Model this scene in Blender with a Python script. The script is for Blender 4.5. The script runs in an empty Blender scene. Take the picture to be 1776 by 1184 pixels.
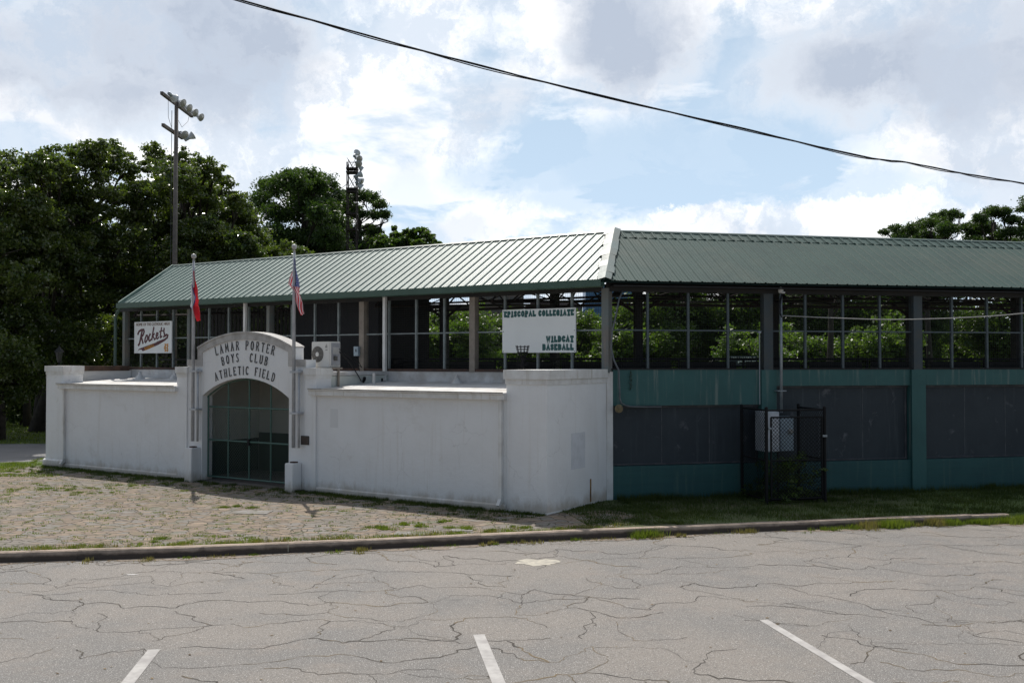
import bpy, bmesh, math, random
import numpy as np
from mathutils import Vector, Matrix

rnd = random.Random(7)
R = math.radians
scene = bpy.context.scene
C = scene.collection

# ------------------------------------------------------------------ camera, world, sun, exposure
cam_d = bpy.data.cameras.new('camera'); cam = bpy.data.objects.new('camera', cam_d); C.objects.link(cam)
cam.location = (0, 0, 2.85); cam.rotation_euler = (R(90 + 1.1), 0, 0)
cam_d.sensor_width = 36; cam_d.lens = 35; cam_d.clip_start = .1; cam_d.clip_end = 6000
scene.camera = cam
scene.view_settings.view_transform = 'Standard'; scene.view_settings.look = 'None'
scene.view_settings.exposure = 0; scene.view_settings.gamma = 1
SUN_EL, SUN_AZ = 55.0, -18.2          # azimuth from +Y, negative to the left

world = bpy.data.worlds.new('World'); scene.world = world; world.use_nodes = True
wt = world.node_tree; wt.nodes.clear()

class NT:
    """tiny helper to write node trees"""
    def __init__(s, t): s.t = t
    def n(s, k, **kw):
        x = s.t.nodes.new(k)
        for a, b in kw.items(): setattr(x, a, b)
        return x
    def set(s, sock, v):
        if isinstance(v, bpy.types.NodeSocket): s.t.links.new(v, sock)
        else: sock.default_value = v
    def math(s, op, a, b=0.0, c=0.0, clamp=False):
        x = s.n('ShaderNodeMath', operation=op, use_clamp=clamp)
        s.set(x.inputs[0], a); s.set(x.inputs[1], b)
        if len(x.inputs) > 2: s.set(x.inputs[2], c)
        return x.outputs[0]
    def vmath(s, op, a, b=(0, 0, 0)):
        x = s.n('ShaderNodeVectorMath', operation=op); s.set(x.inputs[0], a)
        if op == 'SCALE': s.set(x.inputs['Scale'], b)
        elif op not in ('LENGTH', 'NORMALIZE'): s.set(x.inputs[1], b)
        return x.outputs['Value'] if op == 'LENGTH' else x.outputs[0]
    def noise(s, vec, scale, detail=4, rough=.55, dist=0.0, color=False):
        x = s.n('ShaderNodeTexNoise'); s.set(x.inputs['Vector'], vec); x.inputs['Scale'].default_value = scale
        x.inputs['Detail'].default_value = detail; x.inputs['Roughness'].default_value = rough
        x.inputs['Distortion'].default_value = dist
        return x.outputs['Color' if color else 'Fac']
    def vor(s, vec, scale, feature='F1', out='Distance', rand=1.0):
        x = s.n('ShaderNodeTexVoronoi', feature=feature); s.set(x.inputs['Vector'], vec)
        x.inputs['Scale'].default_value = scale; x.inputs['Randomness'].default_value = rand
        return x.outputs[out]
    def mr(s, v, a, b, c=0.0, d=1.0, smooth=True):
        x = s.n('ShaderNodeMapRange', interpolation_type='SMOOTHSTEP' if smooth else 'LINEAR')
        s.set(x.inputs[0], v)
        for i, q in enumerate((a, b, c, d)): s.set(x.inputs[i + 1], q)
        return x.outputs[0]
    def mix(s, f, a, b, mode='MIX'):
        x = s.n('ShaderNodeMix', data_type='RGBA', blend_type=mode, clamp_factor=True)
        s.set(x.inputs[0], f)
        for i, q in ((6, a), (7, b)):
            if isinstance(q, tuple) and len(q) == 3: q = q + (1,)
            s.set(x.inputs[i], q)
        return x.outputs[2]
    def map(s, vec, scale=(1, 1, 1), rot=(0, 0, 0), loc=(0, 0, 0)):
        x = s.n('ShaderNodeMapping'); s.set(x.inputs[0], vec)
        x.inputs['Scale'].default_value = scale; x.inputs['Rotation'].default_value = rot; x.inputs['Location'].default_value = loc
        return x.outputs[0]

def pdir(px, py):                     # direction in which a bank of cloud stands in the sky
    f = 1727.; v = Vector(((px - 888) / f, 1, -(py - 592) / f)); v.rotate(Matrix.Rotation(R(1.1), 3, 'X')); return v.normalized()

def build_world():
    w = NT(wt)
    tc = w.n('ShaderNodeTexCoord').outputs['Generated']
    d0 = w.vmath('NORMALIZE', tc)
    wob = w.vmath('SUBTRACT', w.noise(d0, 5.0, 7, .55, color=True), (.5, .5, .5))
    d = w.vmath('ADD', d0, w.vmath('SCALE', wob, .10))
    wob2 = w.vmath('SUBTRACT', w.noise(d0, 16.0, 8, .68, color=True), (.5, .5, .5))
    dd = w.vmath('ADD', d, w.vmath('SCALE', wob2, .075))
    def blob(px, py, rx, ry, soft=.8, vec=None):
        c = pdir(px, py); f = 1727.
        q = w.vmath('SUBTRACT', vec or dd, tuple(c))
        q = w.vmath('MULTIPLY', q, (f / rx, 1.0, f / ry))
        return w.mr(w.vmath('LENGTH', q), 1.0 + soft * .45, 1.0 - soft * .75, 0, 1)
    def union(lst):
        r = None
        for b, k in lst:
            t = w.math('MULTIPLY', b, k)
            r = t if r is None else w.math('MAXIMUM', r, t)
        return r
    sky = w.n('ShaderNodeTexSky', sky_type='NISHITA'); sky.sun_disc = False
    sky.sun_elevation = R(SUN_EL); sky.sun_rotation = R(SUN_AZ); sky.air_density = 1.0; sky.dust_density = 1.2; sky.ozone_density = 1.2
    blue = w.vmath('SCALE', sky.outputs[0], .052)
    sep = w.n('ShaderNodeSeparateXYZ'); w.set(sep.inputs[0], d0)
    z = w.math('MAXIMUM', sep.outputs[2], 0.0)
    inv = w.math('DIVIDE', 1.0, w.math('ADD', z, .22))
    pl = w.vmath('SCALE', d0, inv)
    nb = w.noise(pl, 2.6, 9, .58, .35)
    nf = w.noise(dd, 9.0, 8, .6)
    # where blue shows through
    hole = union([(blob(480, 180, 30, 60, .6), .45), (blob(1170, 285, 330, 105), 1.0), (blob(960, 300, 210, 60), .9), (blob(1245, 100, 60, 42, .6), .8), (blob(1440, 330, 190, 40), .75),
                  (blob(100, 195, 70, 22), .45), (blob(520, 50, 40, 50), .4), (blob(590, 300, 120, 50), .25), (blob(240, 205, 90, 40), .5),
                  (blob(1560, 350, 130, 20), .7), (blob(1010, 350, 120, 40), .8), (blob(720, 340, 70, 80), .45), (blob(860, 30, 60, 50), .35),
                  (blob(1250, 200, 130, 70), .75)])
    cum = union([(blob(1690, 245, 130, 58, .35), 1.0), (blob(1300, 395, 200, 44, .35), 1.0), (blob(1200, 372, 60, 30, .3), .9), (blob(1490, 365, 190, 26, .6), .85),
                 (blob(860, 385, 100, 38, .5), .8), (blob(1680, 385, 60, 40, .4), .9), (blob(1420, 400, 130, 34, .4), .9)])
    cover = w.math('ADD', w.mr(nb, .37, .52, .22, 1.0), 0.0)
    cover = w.math('SUBTRACT', cover, w.math('MULTIPLY', hole, .95), clamp=True)
    cover = w.math('MAXIMUM', cover, w.math('MULTIPLY', cum, w.mr(nf, .25, .5, .75, 1)))
    # grey undersides of thick cloud
    g = union([(blob(110, 120, 270, 95, .8), .85), (blob(400, 90, 160, 120, .7), 1.1), (blob(270, 70, 220, 90, .8), .95), (blob(845, 172, 90, 55), .55), (blob(1085, 55, 130, 110), .95),
               (blob(1130, 100, 90, 70), .6), (blob(1400, 165, 130, 50), .65), (blob(1570, 130, 230, 95, .9), 1.0), (blob(1700, 100, 190, 120), .85),
               (blob(1690, 270, 110, 34), .42), (blob(800, 395, 90, 25), .35), (blob(60, 240, 110, 60), .35), (blob(700, 230, 60, 90), .2), (blob(1250, 400, 120, 20), .3)])
    g = w.math('MULTIPLY', g, w.mr(nf, .32, .62, .70, 1.1))
    cover = w.math('MAXIMUM', cover, w.math('MULTIPLY', g, .9), clamp=True)
    veil = w.mix(w.math('MULTIPLY', w.mr(z, 0, .6, 1.0, .5), w.mr(sep.outputs[1], -.1, .4, .25, 1)), blue, (.62, .80, 1.0, 1))
    white = w.mix(w.mr(w.noise(dd, 9.0, 10, .66), .40, .54), (.78, .86, .97, 1), (1.2, 1.2, 1.21, 1))
    back = w.mr(sep.outputs[1], .25, -.35)          # unseen rear sky cleared of cloud to dim the fill on shaded walls
    cover = w.math('MULTIPLY', cover, w.math('SUBTRACT', 1.0, w.math('MULTIPLY', back, .97)))
    col = w.mix(cover, veil, white)
    col = w.mix(w.math('MULTIPLY', g, w.math('ADD', w.math('MULTIPLY', cover, .7), .3), clamp=True), col, (.52, .59, .71, 1))
    # below the horizon: dull ground haze
    col = w.mix(w.mr(sep.outputs[2], -.02, -.10), col, (.25, .27, .24, 1))
    bg = w.n('ShaderNodeBackground'); w.set(bg.inputs[0], col); bg.inputs[1].default_value = 1.0
    out = w.n('ShaderNodeOutputWorld'); wt.links.new(bg.outputs[0], out.inputs[0])
build_world()

sun_d = bpy.data.lights.new('sun', 'SUN'); sun_d.energy = 4.0; sun_d.angle = R(.53); sun_d.color = (1, .955, .88)
sun = bpy.data.objects.new('sun', sun_d); C.objects.link(sun)
sv = Vector((math.sin(R(SUN_AZ)) * math.cos(R(SUN_EL)), math.cos(R(SUN_AZ)) * math.cos(R(SUN_EL)), math.sin(R(SUN_EL))))
sun.rotation_euler = sv.to_track_quat('Z', 'Y').to_euler(); sun.location = sv * 60

# ------------------------------------------------------------------ materials
MATS = {}
def mat(name, base, rough=.6, var=None, vscale=3.0, bump=0.0, bscale=20.0, metal=0.0, spec=.5, streak=None, var2=None, v2scale=.6, v2=(.5, .7), coat=0.0):
    """procedural painted / weathered surface: base colour, blotch colour, streak colour, bump"""
    if name in MATS: return MATS[name]
    m = bpy.data.materials.new(name); m.use_nodes = True; MATS[name] = m
    t = NT(m.node_tree); bs = m.node_tree.nodes['Principled BSDF']
    bs.inputs['Roughness'].default_value = rough; bs.inputs['Metallic'].default_value = metal
    bs.inputs['Specular IOR Level'].default_value = spec; bs.inputs['Coat Weight'].default_value = coat
    g = t.n('ShaderNodeNewGeometry').outputs['Position']
    col = base + (1,)
    if var: col = t.mix(t.mr(t.noise(g, vscale, 6, .6), .35, .7), base, var)
    if var2: col = t.mix(t.mr(t.noise(g, v2scale, 7, .65, .4), v2[0], v2[1]), col, var2)
    if streak:
        s = t.noise(t.map(g, scale=(5, 5, .28)), 1.6, 6, .65)
        col = t.mix(t.mr(s, .53, .70), col, streak)
    t.set(bs.inputs['Base Color'], col)
    if bump:
        b = t.n('ShaderNodeBump'); b.inputs['Strength'].default_value = bump; b.inputs['Distance'].default_value = .02
        t.set(b.inputs['Height'], t.noise(g, bscale, 5, .6)); t.set(bs.inputs['Normal'], b.outputs[0])
    return m

M = dict(
    white=mat('white_stucco', (.80, .80, .80), .75, (.765, .76, .755), 1.4, .5, 9, streak=(.74, .73, .715), var2=(.66, .64, .61), v2scale=.8, v2=(.60, .80)),
    trim=mat('white_trim_paint', (.77, .765, .75), .6, (.62, .60, .57), 2.5, .15, 14, streak=(.55, .52, .47)),
    cap=mat('weathered_cap', (.52, .50, .48), .8, (.36, .34, .32), 5, .4, 18),
    roofwhite=mat('white_roof_membrane', (.70, .69, .68), .7, (.50, .47, .44), 2.2, .25, 6, var2=(.42, .39, .36), v2scale=1.1, v2=(.52, .72)),
    pole=mat('silver_painted_steel', (.50, .51, .53), .4, (.40, .41, .43), 6),
    beige=mat('bare_beige_post', (.30, .255, .21), .8, (.22, .185, .155), 4, .2),
    towersteel=mat('tower_steel', (.040, .026, .022), .8, (.025, .018, .016), 8),
    rusty=mat('rusty_steel', (.095, .050, .036), .85, (.05, .034, .028), 8, .3),
    post=mat('grey_green_post', (.16, .185, .18), .7, (.19, .17, .15), 3, .1, streak=(.24, .20, .17)),
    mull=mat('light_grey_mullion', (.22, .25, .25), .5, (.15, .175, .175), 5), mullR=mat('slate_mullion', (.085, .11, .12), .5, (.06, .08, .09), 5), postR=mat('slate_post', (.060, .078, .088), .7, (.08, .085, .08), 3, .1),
    green=mat('teal_green_paint', (.036, .125, .118), .6, (.030, .102, .098), 1.1, .25, 12, streak=(.15, .20, .18), var2=(.045, .135, .125), v2scale=.8),
    dkgreen=mat('dark_green_metal', (.045, .085, .068), .4, (.06, .10, .085), 2),
    board=mat('slate_painted_board', (.032, .043, .052), .65, (.024, .033, .042), 1.3, .3, 10, streak=(.052, .064, .072), var2=(.16, .16, .17), v2scale=2.6, v2=(.60, .78)),
    dark=mat('dark_steel', (.014, .015, .015), .7, (.022, .019, .017), 5),
    truss=mat('red_oxide_truss', (.030, .014, .012), .75, (.018, .011, .010), 4),
    black=mat('black_vinyl_coated', (.008, .008, .009), .65, spec=.25),
    wire=mat('weathered_wire', (.05, .05, .05), .5, (.09, .085, .08), 10),
    mesh=mat('dark_mesh_wire', (.022, .024, .024), .7),
    concrete=mat('concrete', (.36, .34, .31), .9, (.27, .25, .22), 3, .4, 25, var2=(.20, .18, .15), v2scale=2),
    dirt=mat('dirt', (.17, .14, .11), .95, (.11, .09, .07), 4, .5, 20),
    bark=mat('bark', (.045, .036, .030), .95, (.024, .020, .017), 6, .6, 14),
    wood=mat('grey_wood_pole', (.17, .145, .13), .9, (.11, .095, .085), 5, .3, streak=(.24, .21, .19)),
    galv=mat('galvanized_metal', (.34, .37, .39), .45, (.25, .28, .30), 6, metal=.3),
    lampglass=mat('lamp_lens', (.30, .30, .28), .15, (.42, .38, .33), 5),
    acwhite=mat('ac_enamel', (.72, .70, .66), .45, (.67, .65, .61), 3),
    acdark=mat('fan_shadow_plastic', (.10, .095, .085), .7),
    acgrey=mat('ac_grey_side', (.36, .37, .39), .5, (.28, .28, .30), 5),
    elec=mat('grey_electrical_box', (.36, .44, .49), .45, (.30, .37, .42), 4),
    elec2=mat('light_electrical_box', (.66, .67, .70), .45, (.48, .50, .52), 4),
    sign=mat('sign_white_panel', (.82, .83, .81), .45, (.79, .80, .78), 2),
    signcream=mat('sign_cream_panel', (.80, .81, .80), .45, (.77, .78, .77), 2),
    teal_ink=mat('teal_sign_ink', (.02, .10, .095), .5),
    ink=mat('black_letters', (.02, .02, .022), .5),
    maroon=mat('maroon_ink', (.085, .012, .022), .5),
    brownink=mat('brown_ink', (.22, .13, .09), .5),
    orange=mat('orange_ink', (.55, .24, .03), .5),
    bronze=mat('bronze_plaque', (.035, .028, .024), .5, (.07, .055, .045), 40, .3, 60),
    white_paint=mat('road_marking_paint', (.46, .44, .42), .85, (.32, .30, .29), 5, .2, 40, var2=(.22, .205, .195), v2scale=9, v2=(.62, .72)),
    rust_wood=mat('brown_timber', (.13, .075, .05), .85, (.07, .045, .035), 5, .3),
    brass=mat('brass', (.40, .30, .12), .4),
    redflag=mat('red_flag_cloth', (.50, .02, .03), .8), whiteflag=mat('white_flag_cloth', (.58, .56, .60), .8), blueflag=mat('blue_flag_cloth', (.06, .08, .24), .8),
    bluewall=mat('blue_tower_glass', (.06, .17, .36), .35, (.05, .13, .28), .05), brownwall=mat('brown_tower_stone', (.22, .16, .15), .7, (.18, .13, .12), .05),
    rockwhite=mat('pipe_white_pvc', (.62, .60, .57), .5),
)
for k in ('redflag', 'whiteflag', 'blueflag'):       # thin cloth lets light through
    nt = M[k].node_tree; b = nt.nodes['Principled BSDF']; o = nt.nodes['Material Output']
    tr = nt.nodes.new('ShaderNodeBsdfTranslucent'); tr.inputs[0].default_value = b.inputs['Base Color'].default_value
    mx = nt.nodes.new('ShaderNodeMixShader'); mx.inputs[0].default_value = .4
    nt.links.new(b.outputs[0], mx.inputs[1]); nt.links.new(tr.outputs[0], mx.inputs[2]); nt.links.new(mx.outputs[0], o.inputs[0])

def stucco_wear():
    t = NT(M['white'].node_tree); b = M['white'].node_tree.nodes['Principled BSDF']; old = b.inputs['Base Color'].links[0].from_socket
    g = t.n('ShaderNodeNewGeometry').outputs['Position']; sx = t.n('ShaderNodeSeparateXYZ'); t.set(sx.inputs[0], g)
    k = t.math('ADD', sx.outputs[2], t.math('MULTIPLY', t.noise(t.map(g, scale=(1, 1, .5)), 3.2, 6, .7), -.55))
    c = t.mix(t.math('MULTIPLY', t.mr(k, .02, -.24), .75), old, (.42, .36, .29))
    wv = t.vmath('ADD', g, t.vmath('SCALE', t.vmath('SUBTRACT', t.noise(g, 2.5, 5, .65, color=True), (.5, .5, .5)), .35))
    e = t.vor(wv, .75, 'DISTANCE_TO_EDGE'); c = t.mix(t.math('MULTIPLY', t.math('LESS_THAN', e, .004), t.math('MULTIPLY', t.mr(t.noise(g, .9, 2), .45, .6), .25)), c, (.42, .40, .38))
    sm = t.noise(t.map(g, loc=(3, 9, 4)), 1.1, 7, .75); c = t.mix(t.math('MULTIPLY', t.mr(sm, .62, .76), .45), c, (.50, .45, .38))
    t.set(b.inputs['Base Color'], c)
stucco_wear()
def leaf_mat(name, c1, c2, trans=.35, rough=.4, spec=.5):
    m = bpy.data.materials.new(name); m.use_nodes = True
    t = NT(m.node_tree); b = m.node_tree.nodes['Principled BSDF']; o = m.node_tree.nodes['Material Output']
    r = t.n('ShaderNodeNewGeometry').outputs['Random Per Island']
    g = t.n('ShaderNodeNewGeometry').outputs['Position']
    k = t.math('ADD', t.math('MULTIPLY', r, .6), t.math('MULTIPLY', t.mr(t.noise(g, .8, 3), .35, .65), .4))
    col = t.mix(k, c1, c2)
    t.set(b.inputs['Base Color'], col); b.inputs['Roughness'].default_value = rough; b.inputs['Specular IOR Level'].default_value = spec
    tr = t.n('ShaderNodeBsdfTranslucent'); t.set(tr.inputs[0], t.mix(1.0, col, (1.5, 1.7, .6, 1), 'MULTIPLY'))
    mx = t.n('ShaderNodeMixShader'); mx.inputs[0].default_value = trans
    t.t.links.new(b.outputs[0], mx.inputs[1]); t.t.links.new(tr.outputs[0], mx.inputs[2]); t.t.links.new(mx.outputs[0], o.inputs[0])
    return m
M['leaf_mag'] = leaf_mat('magnolia_leaf', (.034, .062, .016), (.125, .152, .040), .38, .28, .7)
M['leaf_pine'] = leaf_mat('pine_needle', (.024, .052, .016), (.075, .115, .032), .32, .5, .35)
M['leaf_light'] = leaf_mat('light_leaf', (.042, .085, .018), (.115, .165, .038), .45, .45)
M['leaf_mid'] = leaf_mat('mid_leaf', (.034, .070, .018), (.095, .135, .036), .45, .45)
M['grass'] = leaf_mat('grass_blade', (.028, .052, .012), (.085, .105, .028), .4, .6, .3)
M['weed'] = leaf_mat('weed_blade', (.075, .11, .018), (.17, .20, .045), .42, .6, .3)
M['dryweed'] = leaf_mat('dry_weed_blade', (.16, .13, .06), (.24, .20, .11), .35, .7, .3)

def asphalt():
    m = bpy.data.materials.new('cracked_asphalt'); m.use_nodes = True; t = NT(m.node_tree); b = m.node_tree.nodes['Principled BSDF']
    g = t.n('ShaderNodeNewGeometry').outputs['Position']
    def warp(v, s1, a1, s2, a2):
        w1 = t.vmath('SCALE', t.vmath('SUBTRACT', t.noise(v, s1, 3, color=True), (.5, .5, .5)), a1)
        w2 = t.vmath('SCALE', t.vmath('SUBTRACT', t.noise(v, s2, 3, .7, color=True), (.5, .5, .5)), a2)
        return t.vmath('ADD', v, t.vmath('ADD', w1, w2))
    base = t.mix(t.mr(t.noise(g, .38, 6, .65), .40, .60), (.208, .184, .162), (.160, .150, .141))
    base = t.mix(t.mr(t.noise(g, 1.7, 6, .7), .5, .8), base, (.215, .178, .150))
    sp = t.noise(g, 75, 4, .75); base = t.mix(t.mr(sp, .50, .66), base, (.43, .41, .39))
    base = t.mix(t.mr(t.noise(t.map(g, loc=(5, 3, 1)), 45, 4, .8), .50, .70), base, (.095, .092, .088))
    vs = t.vor(g, 52, 'F1', 'Distance'); vc = t.n('ShaderNodeSeparateColor'); t.set(vc.inputs[0], t.vor(g, 52, 'F1', 'Color'))
    base = t.mix(t.math('MULTIPLY', t.mr(vs, .30, .18), t.mr(vc.outputs[0], .66, .74)), base, (.50, .48, .46))
    vs2 = t.vor(g, 18, 'F1', 'Distance'); vc2 = t.n('ShaderNodeSeparateColor'); t.set(vc2.inputs[0], t.vor(g, 18, 'F1', 'Color'))
    base = t.mix(t.math('MULTIPLY', t.mr(vs2, .16, .09), t.mr(vc2.outputs[1], .90, .93)), base, (.52, .50, .48))
    v = warp(g, .9, .42, 9, .045)
    e1 = t.vor(v, .62, 'DISTANCE_TO_EDGE'); wid = t.mr(t.noise(g, 1.3, 3), .35, .65, .0015, .0075)
    keep = t.mr(t.noise(g, .55, 2), .36, .44)
    c1 = t.math('MULTIPLY', t.math('LESS_THAN', e1, wid), 0.0)
    v2 = warp(t.map(g, loc=(31, 17, 0), rot=(0, 0, .6)), 1.3, .32, 10, .04)
    e2 = t.vor(v2, 1.25, 'DISTANCE_TO_EDGE')
    keep2 = t.mr(t.noise(t.map(g, loc=(9, 2, 0)), .8, 3), .50, .56)
    c2 = t.math('MULTIPLY', t.math('LESS_THAN', e2, .0018), t.math('MULTIPLY', keep2, .0))
    base = t.mix(t.mr(t.noise(t.map(g, loc=(7, 1, 0), scale=(1, 1.6, 1)), .9, 7, .7), .60, .72), base, (.135, .128, .122))
    cr = t.math('MAXIMUM', c1, c2, clamp=True)
    near = t.math('MULTIPLY', t.math('SUBTRACT', 1.0, t.mr(e1, .0, .07)), keep)
    tan = t.mr(t.noise(t.map(g, loc=(2, 8, 0)), .7, 3), .5, .65)
    base = t.mix(t.math('MULTIPLY', near, t.math('MULTIPLY', tan, .0)), base, (.27, .23, .18))
    crc = t.mix(tan, (.045, .042, .04), (.16, .12, .07))
    col = t.mix(t.math('MULTIPLY', cr, .92), base, crc)
    t.set(b.inputs['Base Color'], col); b.inputs['Roughness'].default_value = .88
    h = t.math('SUBTRACT', t.math('ADD', t.noise(g, 70, 4, .8), t.math('MULTIPLY', t.noise(g, .5, 2), 1.5)), t.math('MULTIPLY', cr, 2.0))
    bp = t.n('ShaderNodeBump'); bp.inputs['Strength'].default_value = .55; bp.inputs['Distance'].default_value = .012
    t.set(bp.inputs['Height'], h); t.set(b.inputs['Normal'], bp.outputs[0])
    return m
def flagstone():
    m = bpy.data.materials.new('flagstone_paving'); m.use_nodes = True; t = NT(m.node_tree); b = m.node_tree.nodes['Principled BSDF']
    g = t.n('ShaderNodeNewGeometry').outputs['Position']
    w1 = t.vmath('SCALE', t.vmath('SUBTRACT', t.noise(g, 3, 3, color=True), (.5, .5, .5)), .12)
    v = t.map(t.vmath('ADD', g, w1), scale=(1.0, 1.5, 1), rot=(0, 0, .25))
    e = t.vor(v, 4.5, 'DISTANCE_TO_EDGE'); c = t.vor(v, 4.5, 'F1', 'Color')
    sc = t.n('ShaderNodeSeparateColor'); t.set(sc.inputs[0], c)
    stone = t.mix(sc.outputs[0], (.175, .130, .095), (.31, .235, .170))
    stone = t.mix(t.mr(sc.outputs[1], .62, .8), stone, (.225, .205, .185))
    stone = t.mix(t.mr(t.noise(g, 7, 6, .7), .4, .75), stone, (.165, .135, .105))
    stone = t.mix(t.mr(t.noise(g, .55, 5, .6), .52, .68), stone, (.20, .175, .15))
    joint = t.mix(t.mr(t.noise(g, 2.0, 4), .45, .6), (.085, .07, .055), (.07, .085, .03))
    jf = t.mr(t.math('ADD', e, t.math('MULTIPLY', t.math('SUBTRACT', t.noise(g, 14, 4, .7), .5), .05)), .015, .05, 1, 0)
    cov = t.mr(t.noise(g, 1.5, 8, .75), .53, .66)         # soil and moss that covers whole stones
    soil = t.mix(t.mr(t.noise(g, 6, 4), .4, .6), (.19, .135, .095), (.095, .115, .035))
    col = t.mix(jf, stone, joint); col = t.mix(t.math('MULTIPLY', cov, .8), col, soil)
    t.set(b.inputs['Base Color'], col); b.inputs['Roughness'].default_value = .9
    bp = t.n('ShaderNodeBump'); bp.inputs['Strength'].default_value = .8; bp.inputs['Distance'].default_value = .03
    t.set(bp.inputs['Height'], t.math('ADD', t.mr(e, .0, .05), t.math('MULTIPLY', t.noise(g, 12, 5, .7), .6))); t.set(b.inputs['Normal'], bp.outputs[0])
    return m
def turf():
    m = bpy.data.materials.new('turf_ground'); m.use_nodes = True; t = NT(m.node_tree); b = m.node_tree.nodes['Principled BSDF']
    g = t.n('ShaderNodeNewGeometry').outputs['Position']
    c = t.mix(t.mr(t.noise(g, 1.1, 7, .7), .38, .62), (.075, .10, .025), (.10, .085, .055))
    c = t.mix(t.mr(t.noise(g, 9, 5, .7), .4, .7), c, (.045, .07, .018))
    c = t.mix(t.mr(t.noise(g, .12, 3), .4, .6), c, (.085, .13, .03))
    t.set(b.inputs['Base Color'], c); b.inputs['Roughness'].default_value = .95
    bp = t.n('ShaderNodeBump'); bp.inputs['Strength'].default_value = .8; bp.inputs['Distance'].default_value = .04
    t.set(bp.inputs['Height'], t.noise(g, 18, 5, .8)); t.set(b.inputs['Normal'], bp.outputs[0])
    return m
M['asphalt'] = asphalt(); M['stone'] = flagstone(); M['turf'] = turf()
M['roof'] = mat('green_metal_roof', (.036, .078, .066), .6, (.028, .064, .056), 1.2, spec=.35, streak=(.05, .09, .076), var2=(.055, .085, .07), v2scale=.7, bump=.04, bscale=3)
M['roofpale'] = mat('sheen_green_metal_roof', (.135, .205, .180), .50, (.115, .18, .160), 1.2, spec=.6, streak=(.17, .235, .21), var2=(.165, .225, .20), v2scale=.7, bump=.04, bscale=3)  # paler copy of the green roof; sun and sky sheen painted into its colour
M['gutter'] = mat('green_gutter', (.040, .085, .060), .45, (.05, .10, .075), 3)
M['flash'] = mat('pale_hip_flashing', (.17, .22, .205), .35, (.20, .22, .19), 1.5, bump=.25, bscale=3)
M['road'] = mat('far_road', (.20, .195, .195), .9, (.16, .155, .155), 1.0)

def boardform():        # green concrete showing the courses of its board formwork
    m = mat('board_formed_green', (.032, .112, .110), .6, (.025, .090, .092), 1.1, streak=(.06, .13, .12))
    t = NT(m.node_tree); b = m.node_tree.nodes['Principled BSDF']
    g = t.n('ShaderNodeNewGeometry').outputs['Position']
    wv = t.n('ShaderNodeTexWave', wave_type='BANDS', bands_direction='Z', wave_profile='SAW'); t.set(wv.inputs[0], g)
    wv.inputs['Scale'].default_value = 2.1; wv.inputs['Distortion'].default_value = .25; wv.inputs['Detail'].default_value = 3
    bp = t.n('ShaderNodeBump'); bp.inputs['Strength'].default_value = .8; bp.inputs['Distance'].default_value = .015
    t.set(bp.inputs['Height'], wv.outputs['Fac']); t.set(b.inputs['Normal'], bp.outputs[0]); return m
M['bform'] = boardform()

# ------------------------------------------------------------------ geometry helpers
ORG = {}
def tag(o, label=None, cat=None, group=None, kind=None):
    for k, v in (('label', label), ('category', cat), ('group', group), ('kind', kind)):
        if v: o[k] = v
    return o
def empty(name, loc, label, cat, group=None):
    o = bpy.data.objects.new(name, None); C.objects.link(o); o.location = loc; o.empty_display_size = .2
    ORG[o.name] = Vector(loc); return tag(o, label, cat, group)
I3 = lambda s, o, z: (s, o, z)
C0 = Vector((1.952, 20.46, 0))
uL, nL = Vector((-.84057, .54171, 0)), Vector((-.54171, -.84057, 0))
uR, nR = Vector((.97742, .21132, 0)), Vector((.21132, -.97742, 0))
def FL(s, o, z): return tuple(C0 + uL * s + nL * o + Vector((0, 0, z)))
def FR(s, o, z): return tuple(C0 + uR * s + nR * o + Vector((0, 0, z)))

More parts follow.
